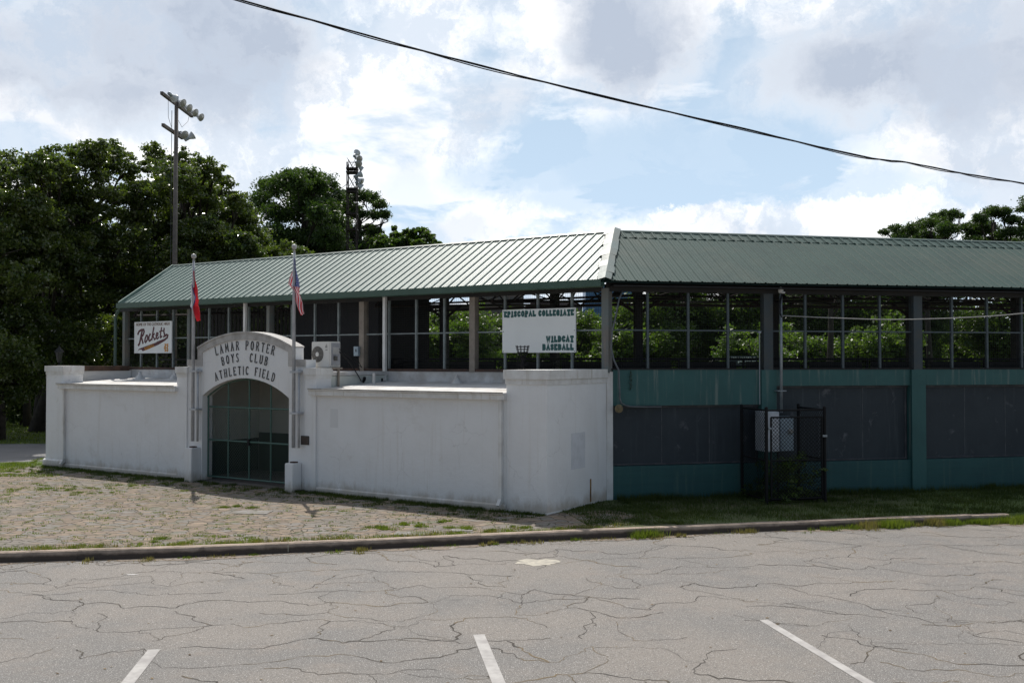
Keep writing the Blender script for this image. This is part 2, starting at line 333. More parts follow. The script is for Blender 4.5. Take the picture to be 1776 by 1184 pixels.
class MB:
    def __init__(s, F=I3): s.v = []; s.f = []; s.mi = []; s.F = F; s.cur = 0
    def _add(s, vs, fs, F=None):
        F = F or s.F; n = len(s.v); s.v += [F(*p) for p in vs]
        s.f += [tuple(i + n for i in q) for q in fs]; s.mi += [s.cur] * len(fs)
    def box(s, a, b, F=None):
        (x0, y0, z0), (x1, y1, z1) = a, b
        s._add([(x0, y0, z0), (x1, y0, z0), (x1, y1, z0), (x0, y1, z0), (x0, y0, z1), (x1, y0, z1), (x1, y1, z1), (x0, y1, z1)],
               [(0, 3, 2, 1), (4, 5, 6, 7), (0, 1, 5, 4), (1, 2, 6, 5), (2, 3, 7, 6), (3, 0, 4, 7)], F); return s
    def quad(s, a, b, c, d, F=None): s._add([a, b, c, d], [(0, 1, 2, 3)], F); return s
    def prism(s, poly, y0, y1, plane='xz', F=None):
        """polygon in (x,z) extruded from y0 to y1"""
        n = len(poly)
        mk = (lambda p, y: (p[0], y, p[1])) if plane == 'xz' else ((lambda p, y: (p[0], p[1], y)) if plane == 'xy' else (lambda p, y: (y, p[0], p[1])))
        vs = [mk(p, y0) for p in poly] + [mk(p, y1) for p in poly]
        fs = [tuple(range(n))[::-1], tuple(range(n, 2 * n))] + [(i, (i + 1) % n, n + (i + 1) % n, n + i) for i in range(n)]
        s._add(vs, fs, F); return s
    def tube(s, path, r, n=8, F=None, caps=True):
        F = F or s.F; P = [Vector(F(*p)) for p in path]; m = len(P)
        rs = r if isinstance(r, (list, tuple)) else [r] * m
        T0 = (P[1] - P[0]).normalized(); up = Vector((0, 0, 1)) if abs(T0.z) < .9 else Vector((1, 0, 0))
        N = T0.cross(up).normalized(); vs = []
        for i in range(m):
            T = (P[min(i + 1, m - 1)] - P[max(i - 1, 0)]).normalized()
            N = (N - T * N.dot(T)).normalized(); B = T.cross(N)
            for k in range(n):
                a = 2 * math.pi * k / n; vs.append(tuple(P[i] + (N * math.cos(a) + B * math.sin(a)) * rs[i]))
        fs = [(i * n + k, i * n + (k + 1) % n, (i + 1) * n + (k + 1) % n, (i + 1) * n + k) for i in range(m - 1) for k in range(n)]
        if caps: fs += [tuple(range(n))[::-1], tuple(range((m - 1) * n, m * n))]
        s._add(vs, fs, I3); return s
    def lathe(s, c, axis, prof, n=16, F=None):
        """profile of (along, radius) about an axis; c and axis in frame coords"""
        F = F or s.F; c0 = Vector(F(*c)); ax = (Vector(F(*[c[i] + axis[i] for i in range(3)])) - c0).normalized()
        up = Vector((0, 0, 1)) if abs(ax.z) < .9 else Vector((1, 0, 0)); N = ax.cross(up).normalized(); B = ax.cross(N); vs = []
        for a_, r_ in prof:
            for k in range(n):
                a = 2 * math.pi * k / n; vs.append(tuple(c0 + ax * a_ + (N * math.cos(a) + B * math.sin(a)) * r_))
        m = len(prof)
        fs = [(i * n + k, i * n + (k + 1) % n, (i + 1) * n + (k + 1) % n, (i + 1) * n + k) for i in range(m - 1) for k in range(n)]
        fs += [tuple(range(n))[::-1], tuple(range((m - 1) * n, m * n))]
        s._add(vs, fs, I3); return s
    def ribbon(s, pts, w, y0, y1, F=None):
        """mitred flat stroke in the (x,z) plane, w wide, from y0 to y1"""
        P = [Vector((p[0], p[1])) for p in pts]; m = len(P); Lp, Rp = [], []
        for i in range(m):
            a = (P[i] - P[i - 1]).normalized() if i else (P[1] - P[0]).normalized()
            b = (P[i + 1] - P[i]).normalized() if i < m - 1 else a
            t = (a + b); t = t.normalized() if t.length > 1e-4 else a
            n = Vector((-t.y, t.x)); k = 1 / max(.5, n.dot(Vector((-a.y, a.x))))
            ww = w[i] if isinstance(w, (list, tuple)) else w
            Lp.append(P[i] + n * k * ww / 2); Rp.append(P[i] - n * k * ww / 2)
        vs = [(p.x, y0, p.y) for p in Lp] + [(p.x, y0, p.y) for p in Rp] + [(p.x, y1, p.y) for p in Lp] + [(p.x, y1, p.y) for p in Rp]
        fs = []
        for i in range(m - 1):
            fs += [(i, i + 1, m + i + 1, m + i), (2 * m + i, 3 * m + i, 3 * m + i + 1, 2 * m + i + 1), (i, 2 * m + i, 2 * m + i + 1, i + 1), (m + i, m + i + 1, 3 * m + i + 1, 3 * m + i)]
        fs += [(0, m, 3 * m, 2 * m), (m - 1, 3 * m - 1, 4 * m - 1, 2 * m - 1)]
        s._add(vs, fs, F); return s
    def build(s, name, mats, parent=None, smooth=False, bevel=0, label=None):
        me = bpy.data.meshes.new(name); off = ORG[parent.name] if parent else Vector((0, 0, 0))
        me.from_pydata([tuple(Vector(v) - off) for v in s.v], [], s.f)
        if not isinstance(mats, (list, tuple)): mats = [mats]
        for q in mats: me.materials.append(M[q] if isinstance(q, str) else q)
        if len(mats) > 1: me.polygons.foreach_set('material_index', s.mi)
        bm = bmesh.new(); bm.from_mesh(me); bmesh.ops.recalc_face_normals(bm, faces=bm.faces)
        if bevel: bmesh.ops.bevel(bm, geom=bm.edges, offset=bevel, segments=2, affect='EDGES', clamp_overlap=True)
        bm.to_mesh(me); bm.free()
        if smooth: me.polygons.foreach_set('use_smooth', [True] * len(me.polygons))
        o = bpy.data.objects.new(name, me); C.objects.link(o)
        if parent: o.parent = parent
        ORG[o.name] = off
        if label: o['label'] = label
        return o
def arr_mesh(name, verts, faces, material, parent=None, off=(0, 0, 0), nside=4):
    """fast mesh from numpy arrays (many leaves or blades)"""
    me = bpy.data.meshes.new(name); nv, nf = len(verts), len(faces)
    me.vertices.add(nv); me.vertices.foreach_set('co', (verts - np.array(off)).astype(np.float32).ravel())
    me.loops.add(nf * nside); me.loops.foreach_set('vertex_index', faces.astype(np.int32).ravel())
    me.polygons.add(nf); me.polygons.foreach_set('loop_start', np.arange(0, nf * nside, nside, dtype=np.int32))
    me.update(calc_edges=True); me.materials.append(M[material])
    o = bpy.data.objects.new(name, me); C.objects.link(o)
    if parent: o.parent = parent
    ORG[o.name] = Vector(off)
    return o
def ground_obj(name, mb, m, kind='structure'): return tag(mb.build(name, m), kind=kind)

# text from the built-in font, as mesh in the (x,z) plane
def text_mb(txt, size, align='CENTER', ext=.004, bold=0.0, sx=1.0, spacing=1.0):
    cu = bpy.data.curves.new('t', 'FONT'); cu.body = txt; cu.size = size; cu.align_x = align; cu.extrude = ext; cu.offset = bold; cu.space_character = spacing
    cu.resolution_u = 3
    ob = bpy.data.objects.new('t', cu); me = bpy.data.meshes.new_from_object(ob)
    vs = [(v.co.x * sx, v.co.y, v.co.z) for v in me.vertices]; fs = [tuple(p.vertices) for p in me.polygons]
    bpy.data.objects.remove(ob); bpy.data.curves.remove(cu); bpy.data.meshes.remove(me)
    return vs, fs
def put_text(mb, txt, size, x, z, y, F, rot=0.0, **kw):
    """x to the right as read, z up, y out of the wall (frame coords; F(s,o,z) with s = x mapped by caller)"""
    vs, fs = text_mb(txt, size, **kw); c, s_ = math.cos(rot), math.sin(rot)
    mb._add([(x + a * c - b * s_, y + d, z + a * s_ + b * c) for a, b, d in vs], fs, F)

# ------------------------------------------------------------------ ground, lot, kerb, plaza
def kerb_o(s):
    pts = [(-60, 1.5), (-16, 3.2), (-10.5, 3.62), (-8, 3.76), (-5.5, 3.74), (-2.7, 3.62), (1.2, 3.50), (5, 3.50), (9.4, 3.52), (80, 3.5)]
    for a, b in zip(pts, pts[1:]):
        if a[0] <= s <= b[0]:
            k = (s - a[0]) / (b[0] - a[0]); return a[1] + (b[1] - a[1]) * k
    return pts[0][1] if s < -60 else pts[-1][1]
KS = [-2500, -300, -60, -30, -20, -16, -13, -10.5, -9, -8, -7, -5.5, -4, -2.7, -1, 1.2, 3, 5, 6.62, 7.05, 9, 12, 20, 80, 400, 2500]
def edge(s): return kerb_o(max(-60, min(80, s)))
g = MB(FR)
for a, b in zip(KS, KS[1:]):
    if a >= 6.6:      # past the kerb's end the verge runs down to the lot
        za, zb = (0, -.116) if a == 6.62 else (-.116, -.116)
        g.quad((a, edge(a) - .3, 0), (b, edge(b) - .3, 0), (b, -4000, 0), (a, -4000, 0))
        g.quad((a, edge(a) - .3, 0), (b, edge(b) - .3, 0), (b, edge(b) - .02, zb), (a, edge(a) - .02, za))
    else: g.quad((a, edge(a) - .06, 0), (b, edge(b) - .06, 0), (b, -4000, 0), (a, -4000, 0))
ground_obj('ground', g, 'turf')
g = MB(FR)
for a, b in zip(KS, KS[1:]): g.quad((a, edge(a) - .08, -.12), (b, edge(b) - .08, -.12), (b, 2500, -.12), (a, 2500, -.12))
ground_obj('parking_lot', g, 'asphalt')
# silt that has gathered along the foot of the kerb
g = MB(FR); n = 160
s0, s1 = -16, 13
rr = random.Random(3); wd = [max(.05, .16 + .12 * math.sin(i * .31) + rr.uniform(-.06, .08)) for i in range(n + 1)]
for i in range(n):
    a, b = s0 + (s1 - s0) * i / n, s0 + (s1 - s0) * (i + 1) / n
    ka, kb = (1.9 if a > 5 else 1), (1.9 if b > 5 else 1)
    g.quad((a, edge(a) - .02, -.116), (b, edge(b) - .02, -.116), (b, edge(b) + wd[i + 1] * kb, -.116), (a, edge(a) + wd[i] * ka, -.116))
ground_obj('silt_strip', g, mat('silt', (.25, .20, .16), .95, (.17, .14, .11), 8, .5, 40, var2=(.30, .27, .24), v2scale=3))
# kerb: concrete, cast in lengths
prof = [(-.16, -.14), (-.16, .012), (-.145, .024), (-.035, .026), (-.008, .012), (.006, -.02), (.022, -.14)]
g = MB(FR); ks = -46.0
while ks < 6.6:
    ke = min(ks + 3.05, 6.64); a, b = ks + .0025, ke - .0025
    sub = [a + (b - a) * i / 6 for i in range(7)]; dz = rr.uniform(-.006, .006); do = rr.uniform(-.008, .008)
    vs = [(s, edge(s) + p[0] + do, p[1] + dz + rr.uniform(-.004, .004)) for s in sub for p in prof]; k = len(prof)
    fs = [(i * k + j, i * k + j + 1, (i + 1) * k + j + 1, (i + 1) * k + j) for i in range(6) for j in range(k - 1)] + [tuple(range(k)), tuple(range(6 * k, 7 * k))[::-1]]
    g._add(vs, fs); ks = ke
km = mat('kerb_concrete', (.40, .315, .25), .92, (.27, .21, .165), 4, .6, 30, var2=(.17, .135, .11), v2scale=2.2, v2=(.50, .70))
def kerbmat():           # road grime clings to the upright face, whatever the light
    t = NT(km.node_tree); b = km.node_tree.nodes['Principled BSDF']
    gg = t.n('ShaderNodeNewGeometry'); sx = t.n('ShaderNodeSeparateXYZ'); t.set(sx.inputs[0], gg.outputs['Position'])
    old = b.inputs['Base Color'].links[0].from_socket
    k = t.math('ADD', sx.outputs[2], t.math('MULTIPLY', t.noise(gg.outputs['Position'], 5, 4), .07))
    t.set(b.inputs['Base Color'], t.mix(t.mr(k, .028, -.02), old, (.075, .058, .048)))
kerbmat()
ground_obj('kerb', g, km)

# cracks: wandering lines that branch and stop where they meet another
def cracks():
    rc = random.Random(21); occ = {}; segs = []; X0_, X1_, Y0_, Y1_ = -14, 18, 5.5, 18
    def key(x, y): return (int(x / .07), int(y / .07))
    def inside(x, y):
        s_ = (x - C0.x) * uR.x + (y - C0.y) * uR.y; o_ = (x - C0.x) * nR.x + (y - C0.y) * nR.y; return o_ > edge(s_) + .12 and Y0_ < y < Y1_ and X0_ < x < X1_
    def walk(x, y, th, L, w, depth, idn):
        pts_ = [(x, y)]; d = 0; drift = rc.uniform(-.10, .10); aim = th
        while d < L:
            st = rc.uniform(.04, .10); aim += rc.gauss(drift * .2, .05); aim += (th - aim) * .05
            a = aim + rc.gauss(0, .42); x += math.cos(a) * st; y += math.sin(a) * st; d += st
            if not inside(x, y): break
            k = key(x, y); hit = occ.get(k); pts_.append((x, y))
            if hit is not None and hit != idn and len(pts_) > 4 and (depth > 0 or rc.random() < .35): break
            occ[k] = idn
            if depth < 3 and rc.random() < .026: todo.append((x, y, aim + rc.choice((-1, 1)) * rc.uniform(.6, 1.5), rc.uniform(.4, 3.2), w * .75, depth + 1))
        if len(pts_) > 3: segs.append((pts_, w))
    todo = []; ids = 0
    # polygon network: a jittered honeycomb whose sides are broken, wandering cracks
    V_ = {}
    dx_, dy_ = .74, .56
    for r_ in range(0, 27):
        for c_ in range(0, 48):
            V_[(r_, c_)] = (-13.5 + c_ * dx_ + (dx_ / 2 if r_ % 2 else 0) + rc.uniform(-.32, .32), 4.9 + r_ * dy_ + (.26 if (c_ % 2) else -.02) + rc.uniform(-.24, .24))
    def line_(a, b, w):
        n_ = 4; P_ = [Vector(a), Vector(b)]; amp = (P_[1] - P_[0]).length * .13
        for _ in range(n_):
            Q = [P_[0]]
            for p, q in zip(P_, P_[1:]):
                d_ = q - p; Q += [(p + q) / 2 + Vector((-d_.y, d_.x)).normalized() * rc.gauss(0, amp), q]
            P_ = Q; amp *= .52
        seg_ = []
        for p in P_:
            if inside(p.x, p.y): seg_.append((p.x, p.y)); occ[key(p.x, p.y)] = -1
            elif len(seg_) > 3: break
        if len(seg_) > 3: segs.append((seg_, w))
    for (r_, c_), p in V_.items():
        for nb_, ok_ in (((r_, c_ + 1), .72), ((r_ + 1, c_), .52 if (r_ + c_) % 2 else .16)):
            if nb_ in V_ and rc.random() < ok_: line_(p, V_[nb_], rc.choice((.006, .008, .010, .012, .015, .022)))
    for k in range(70): todo.append((rc.uniform(-13, 16), rc.uniform(6, 17.5), rc.uniform(0, 6.28), rc.uniform(.6, 3), rc.uniform(.006, .011), 1))
    while todo and ids < 900:
        t_ = todo.pop(0); ids += 1; walk(*t_, ids)
    g = MB(); lay = 0
    for pts_, w in segs:
        n = len(pts_); lay = (lay + 1) % 5; ws = [max(.0022, w * (.45 + .8 * abs(math.sin(i * .37 + pts_[0][0] * 9))) ) for i in range(n)]
        L_, R_ = [], []
        for i in range(n):
            a, b = Vector(pts_[max(0, i - 1)]), Vector(pts_[min(n - 1, i + 1)]); t_ = (b - a).normalized() if (b - a).length > 1e-6 else Vector((1, 0)); nn = Vector((-t_.y, t_.x)) * ws[i] / 2
            p = Vector(pts_[i]); z = -.1188 + lay * .0003; L_.append((p.x + nn.x, p.y + nn.y, z)); R_.append((p.x - nn.x, p.y - nn.y, z))
        g._add(L_ + R_, [(i, i + 1, n + i + 1, n + i) for i in range(n - 1)])
    return g
cm = mat('crack_fill', (.048, .042, .037), .95, (.070, .058, .047), 3, var2=(.16, .12, .07), v2scale=.8, v2=(.50, .58))
ground_obj('asphalt_cracks', cracks(), cm)

# painted stall lines and the old white patch
def strip(name, pts, w, z=-.116):
    (x0, y0), (x1, y1) = pts; d = Vector((x1 - x0, y1 - y0)).normalized(); nn = Vector((-d.y, d.x)) * w / 2; g = MB()
    g.quad((x0 - nn.x, y0 - nn.y, z), (x0 + nn.x, y0 + nn.y, z), (x1 + nn.x, y1 + nn.y, z), (x1 - nn.x, y1 - nn.y, z)); return ground_obj(name, g, 'white_paint')
strip('parking_line', [(-3.68, 10.30), (-3.02, 5.2)], .125)
strip('parking_line', [(-.36, 10.86), (.47, 5.2)], .125)
strip('parking_line', [(2.885, 11.47), (4.02, 5.2)], .105)
def blot(name, cx, cy, rx, ry, seed, m='white_paint'):
    r2 = random.Random(seed); g = MB(); k = 26; vs = []
    for i in range(k):
        a = 2 * math.pi * i / k; q = r2.uniform(.65, 1.15); vs.append((cx + rx * q * math.cos(a), cy + ry * q * math.sin(a), -.116))
    g._add(vs + [(cx, cy, -.116)], [(i, (i + 1) % k, k) for i in range(k)]); return ground_obj(name, g, m)
blot('paint_patch', .36, 14.72, .36, .26, 5, mat('cream_patch', (.50, .46, .38), .9, (.34, .31, .27), 9, .3, 30))
blot('paint_patch', -5.28, 13.9, .08, .05, 6)

# flagstone forecourt
poly = [(-60, edge(-60) - .17)] + [(s, edge(s) - .162) for s in (-16, -13, -10.5, -9, -8, -7, -5.5, -4, -2.7, -1.4)] + [(-.9, 3.2), (-.4, 2.9), (-.55, 2.5), (-.1, 2.2), (-.3, 1.4)]
pts = [FR(p[0], p[1], .004) for p in poly] + [FL(.1, 2.3, .004), FL(8, 2.2, .004), FL(15.7, 2.3, .004)]
pts = [Vector(p) for p in pts]
extra = [Vector((-15.2, 26.3, .004)), Vector((-17.5, 25.5, .004)), Vector((-23, 25.2, .004)), Vector((-60, 23, .004))]
g = MB(); allp = [tuple(p) for p in pts + extra]
g._add(allp, [tuple(range(len(allp)))]); ground_obj('plaza', g, 'stone')
# pale slabs let into the paving
for nm, (x, y, a, b) in enumerate([(-4.85, 18.75, .33, .24), (-1.65, 16.45, .30, .2), (-.85, 16.75, .2, .12)]):
    g = MB(); g.prism([(x - a, y - b * .8), (x + a * .9, y - b), (x + a, y + b * .7), (x - a * .85, y + b)], -.02, .014, plane='xy'); ground_obj('paving_slab', g, mat('worn_slab', (.26, .245, .23), .9, (.19, .17, .15), 6, .4, 25, var2=(.14, .13, .09), v2scale=3, v2=(.5, .65)))
# far road, passing behind the left end
g = MB(); g._add([(-60, 25.6, .006), (-14.2, 28.0, .006), (-8, 30.5, .006), (-8, 36, .006), (-15, 34.2, .006), (-60, 31.2, .006)], [(0, 1, 2, 3, 4, 5)]); ground_obj('road', g, 'road')

# ------------------------------------------------------------------ grandstand
stand = empty('grandstand', FL(0, 0, 0), 'long covered grandstand with a green ribbed metal roof and teal walls, bent at one corner', 'grandstand')
SL, SR = 15.9, 17.9                      # lengths of the two wings
LP = [0, 3.37, 6.63, 9.82, 12.92, 15.75]; RP = [0, 3.58, 7.15, 10.73, 14.3, 17.85]
EO, EZ, RO, RZ = .36, 4.47, -1.9, 5.76   # eave and ridge: out, height
slope = (RZ - EZ) / (EO - RO)
EEND, SKEW = 15.42, .27                  # left end of the eave; how far the rake leans out per metre inward
def roof_sheet(F, wing, s_end):
    """ribbed sheets of the front slope, cut to the hip at the corner"""
    mb = MB(F); pitch = .236; h = .028 if wing == 'left' else .020
    hipk = math.tan(R(22.5)) * (-1)      # the hip line runs inward along the bisector: s grows as o falls
    def s_at(o): return -o * math.tan(R(22.5))
    prof = [(0, 0), (.030, 0), (.044, h), (.066, h), (.080, 0), (.118, 0), (.122, .006), (.130, .006), (.134, 0), (.182, 0), (.186, .006), (.194, .006), (.198, 0)]
    n = int(s_end / pitch) + 6; cols = []
    for i in range(-4, n):
        for a, b in prof: cols.append((i * pitch + a, b))
    nz = math.sqrt(1 + slope * slope)
    def pt(s, o, h_): return (s, o + h_ * slope / nz, EZ + (EO - o) * slope + h_ / nz)
    for (a, ha), (b, hb) in zip(cols, cols[1:]):
        # each strip goes from the eave up to the ridge, or starts at the hip
        def lim(s):                       # lowest allowed o is RO; highest is EO; left of the hip nothing
            return (max(RO, -s / math.tan(R(22.5)))) if s > s_at(EO) else None
        if b > s_end or a <= s_at(EO): continue
        oa, ob = min(EO, -0.0 + EO), EO
        # hip: s >= s_at(o)  ->  o >= -s/tan
        ta, tb = max(RO, -a / math.tan(R(22.5))), max(RO, -b / math.tan(R(22.5)))
        ea, eb = EO, EO
        if wing == 'left':            # the far end is cut on the skew
            if a > EEND: ea = EO - (a - EEND) / SKEW
            if b > EEND: eb = EO - (b - EEND) / SKEW
            if ea <= RO or eb <= RO: continue
        k = 6
        for j in range(k):
            mb.quad(pt(a, ea + (ta - ea) * j / k, ha), pt(b, eb + (tb - eb) * j / k, hb), pt(b, eb + (tb - eb) * (j + 1) / k, hb), pt(a, ea + (ta - ea) * (j + 1) / k, ha))
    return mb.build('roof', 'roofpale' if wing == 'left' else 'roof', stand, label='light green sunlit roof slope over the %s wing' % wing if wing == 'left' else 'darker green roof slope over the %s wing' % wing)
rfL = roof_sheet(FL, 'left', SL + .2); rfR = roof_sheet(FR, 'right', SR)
# rear slope: one deep plain sheet, seen only from below between the trusses
t22 = math.tan(R(22.5)); BO, BZ = -9.2, 5.35
g = MB()
for F, e in ((FL, SL + .1), (FR, SR)):
    for z in (0, -.05):
        g._add([(-RO * t22, RO, RZ + z), (e, RO, RZ + z), (e, BO, BZ + z), (-BO * t22, BO, BZ + z)], [(0, 1, 2, 3)], F)
    g._add([(-EO * t22, EO - .02, EZ - .04), (EEND if F is FL else e, EO - .02, EZ - .04), (e, RO, RZ - .04), (-RO * t22, RO, RZ - .04)], [(0, 1, 2, 3)], F)
g.build('roof_underside', 'dkgreen', stand)
def child_of(part, mb, name, m, **k):      # a sub-part of a part of the stand
    o = mb.build(name, m, stand, **k); o.parent = part; return o
# ridge caps
for F, e, rf in ((FL, SL + .12, rfL), (FR, SR, rfR)):
    g = MB(F); n = 60
    pr = [(RO + .05, RZ - .03), (RO + .05, RZ + .012), (RO, RZ + .045), (RO - .13, RZ + .02), (RO - .13, RZ - .03), (RO, RZ - .045)]
    g.prism(pr, -RO * t22 - .05, e, plane='yz'); child_of(rf, g, 'ridge_cap', 'dkgreen')
g = MB(FR)                               # lap sheet nailed over the ribs along the right ridge
s = -RO * t22 + .1
while s < SR - .3:
    for a, b, h in ((.0, .03, .016), (.03, .085, .028), (.085, .236, .012)):
        nzz = math.sqrt(1 + slope * slope)
        q_ = lambda s_, o_: (s_, o_ + h * slope / nzz, EZ + (EO - o_) * slope + h / nzz)
        g.quad(q_(s + a, RO + .30), q_(s + b - .004, RO + .30), q_(s + b - .004, RO), q_(s + a, RO))
        g.quad(q_(s + a, RO + .30), q_(s + b - .004, RO + .30), (s + b - .004, RO + .30, EZ + (EO - RO - .30) * slope), (s + a, RO + .30, EZ + (EO - RO - .30) * slope))
    s += .236
child_of(rfR, g, 'ridge_lap', 'roof')
# hip flashing: two folded pale sheets, dented, following the corner
g = MB(); seg = 9; rr = random.Random(4)
def hippt(t, w, F, lift): # t 0 eave .. 1 ridge ; w metres sideways on that wing
    o = EO + .04 + (RO - EO - .1) * t; return F(-o * t22 + w, o, EZ + (EO - o) * slope + lift)
for i in range(seg):
    t0, t1 = i / seg, (i + 1) / seg
    for F, w in ((FL, .20), (FR, .14)):
        a = w * rr.uniform(.85, 1.2); lf = .075
        g._add([hippt(t0, 0, F, .085), hippt(t1, 0, F, .085), hippt(t1, a, F, .045), hippt(t0, a * rr.uniform(.9, 1.1), F, .045)], [(0, 1, 2, 3)], I3)
        g._add([hippt(t0, a, F, .045), hippt(t1, a, F, .045), hippt(t1, a, F, .0), hippt(t0, a, F, .0)], [(0, 1, 2, 3)], I3)
hf = child_of(rfL, g, 'hip_flashing', 'flash')
# gutter on the left wing, with the drip edge; bare corrugated edge and fascia on the right wing
g = MB(FL); g.prism([(EO + .13, 4.35), (EO + .13, 4.475), (EO + .155, 4.485), (EO + .155, 4.345), (EO - .02, 4.335), (EO - .03, 4.44), (EO, 4.44), (EO, 4.36)], -.12, EEND + .02, plane='yz')
g.quad((-.12, EO, 4.36), (EEND, EO, 4.36), (EEND, EO + .13, 4.36), (-.12, EO + .13, 4.36))
child_of(rfL, g, 'gutter', 'gutter')
g = MB(FL)    # rake trim at the far left end
sk = lambda o_: EEND + (EO - o_) * SKEW
for (o0_, z0_), (o1_, z1_) in (((EO + .1, EZ), (RO, RZ)), ((RO, RZ), (BO, BZ))):
    a_, b_ = sk(o0_), sk(max(RO, o1_))
    g._add([(a_ - .03, o0_, z0_ - .06), (a_ + .03, o0_, z0_ - .06), (a_ + .03, o0_, z0_ + .055), (a_ - .03, o0_, z0_ + .055), (b_ - .03, o1_, z1_ - .06), (b_ + .03, o1_, z1_ - .06), (b_ + .03, o1_, z1_ + .055), (b_ - .03, o1_, z1_ + .055)],
           [(0, 1, 2, 3), (4, 7, 6, 5), (0, 4, 5, 1), (1, 5, 6, 2), (2, 6, 7, 3), (3, 7, 4, 0)])
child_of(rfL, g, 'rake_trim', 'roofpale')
g = MB(FR); g.box((-.02, .0, 4.27), (SR, .045, 4.47)); g.box((.05, .05, 4.36), (SR, .30, 4.385)); g.build('fascia', 'dark', stand)
g = MB(FL); g.box((.1, .0, 4.27), (SL, .045, 4.42)); g.build('fascia', 'dark', stand)

# posts
def post(F, s, w, m, o0=-.14, o1=.03, z0=2.60, z1=4.34, lb=None):
    g = MB(F); g.box((s - w / 2, o0, z0), (s + w / 2, o1, z1)); return g.build('post', m, stand, label=lb)
for i, s in enumerate(LP[1:]): post(FL, s, .15 if i in (0, 1) else .11, 'beige' if i in (0, 1) else 'post', lb='stained beige roof post' if i in (0, 1) else None)
post(FL, .02, .16, 'post', -.12, .05, 2.6, 4.34, 'rust streaked corner post where the two wings meet')
for s in RP[1:]: post(FR, s, .21, 'postR', -.14, .04)
# mullions, transoms, screen
def bays(F, P, skip=()):
    for i, (a, b) in enumerate(zip(P, P[1:])):
        a2, b2 = a + .1, b - .1; q = MB(F)
        for k in (1, 2, 3):
            s = a + (b - a) * k / 4; q.box((s - .024, -.075, 2.66), (s + .024, -.018, 4.28))
        for z in (3.465,): 
            for k in range(4):
                x0 = a + (b - a) * k / 4 + (.026 if k else .11); x1 = a + (b - a) * (k + 1) / 4 - (.026 if k < 3 else .11)
                q.box((x0, -.065, z), (x1, -.025, z + .032))
        q.build('window_frame', 'mull' if F is FL else 'mullR', stand)
        w = MB(F); r_ = .0016; st = .052
        s = a + .12
        while s < b - .1: w.box((s - r_, -.052, 2.66), (s + r_, -.049, 4.27)); s += st
        z = 2.70
        while z < 4.27: w.box((a + .11, -.048, z - r_), (b - .11, -.045, z + r_)); z += st
        w.build('wire_screen', 'mesh', stand)
bays(FL, LP); bays(FR, RP)
# floor slab edge, rails and seating inside
g = MB(FL); g.box((0.1, -3.2, 2.40), (SL - .05, -.16, 2.58)); g.box((1.3, -3.2, 2.4), (SL - .05, -3.3, 2.58)); g.build('concourse_floor', 'concrete', stand)
g = MB(FR); g.box((0.1, -3.2, 2.40), (SR, -.16, 2.58)); g.build('concourse_floor', 'concrete', stand)
for F, e in ((FL, SL - .1), (FR, SR)):
    for k in range(8):
        g = MB(F); o = -3.4 - k * .75; s0 = -o * t22
        g.box((s0, o - .74, 2.2 - k * .26), (e, o, 2.36 - k * .26)); g.box((s0 + .2, o - .45, 2.44 - k * .26), (e - .2, o - .15, 2.49 - k * .26)); g.build('seat_tier', 'dark', stand)
    g = MB(F); g.box((.3, -1.30, 2.86), (e, -1.26, 2.91)); g.box((.3, -1.29, 2.72), (e, -1.27, 2.75))
    s = .5
    while s < e: g.box((s, -1.3, 2.58), (s + .04, -1.26, 2.86)); s += 1.55
    g.build('hand_rail', 'black', stand)
    s = .7
    while s < e - 1.5:
        g = MB(F); g.box((s, -1.75, 2.60), (s + 1.35, -1.71, 2.83)); g.box((s, -2.1, 2.78), (s + 1.35, -1.76, 2.81)); g.build('bench', 'dark', stand); s += 1.6
# inner columns and trusses
def truss(F, s, o0, o1, zb0, zb1):
    zt = lambda o: (EZ - .16 + (EO - o) * slope) if o > RO else (RZ - .2 + (BZ - RZ) * (o - RO) / (BO - RO))
    zb = lambda o: zb0 + (zb1 - zb0) * (o - o0) / (o1 - o0)
    g = MB(F); g.tube([(s, o0, zt(o0)), (s, RO, zt(RO)), (s, o1, zt(o1))], .045, 4); g.tube([(s, o0, zb(o0)), (s, o1, zb(o1))], .035, 4)
    n = 6
    for i in range(n):
        a, b = o0 + (o1 - o0) * i / n, o0 + (o1 - o0) * (i + 1) / n
        g.tube([(s, a, zb(a)), (s, b, zt(b))] if i % 2 == 0 else [(s, a, zt(a)), (s, b, zb(b))], .028, 4)
    g.build('truss', 'truss', stand)
for F, P, cs in ((FL, LP, [3.0, 6.4, 9.7, 12.9, 15.6]), (FR, RP, [1.73, 5.25, 9.02, 12.1, 15.6])):
    for s in cs:
        g = MB(F); g.box((s - .085, -3.1, 2.56), (s + .085, -2.9, 5.2)); g.build('column', 'dark', stand)
        truss(F, s, -.2, -9.0, 4.16, 4.62)
        for dx in (-1, 1): g = MB(F); g.tube([(s, -3.0, 3.95), (s + dx * .55, -3.0, 4.30)], .04, 4); g.build('knee_brace', 'truss', stand)
    e = SL if F is FL else SR
    for o, z0, z1, r in ((-3.0, 4.15, 4.72, .04), (-9.0, 4.78, 5.15, .04)):
        g = MB(F); a = -o * t22 * .9
        g.box((a, o - r, z0), (e, o + r, z0 + .065)); g.box((a, o - r, z1), (e, o + r, z1 + .05))
        s = a; k = 0; st = 1.15
        while s + st < e:
            g.tube([(s, o, z0 + .05), (s + st, o, z1)] if k % 2 else [(s, o, z1), (s + st, o, z0 + .05)], .018, 4); s += st; k += 1
        g.build('lattice_beam', 'truss', stand)
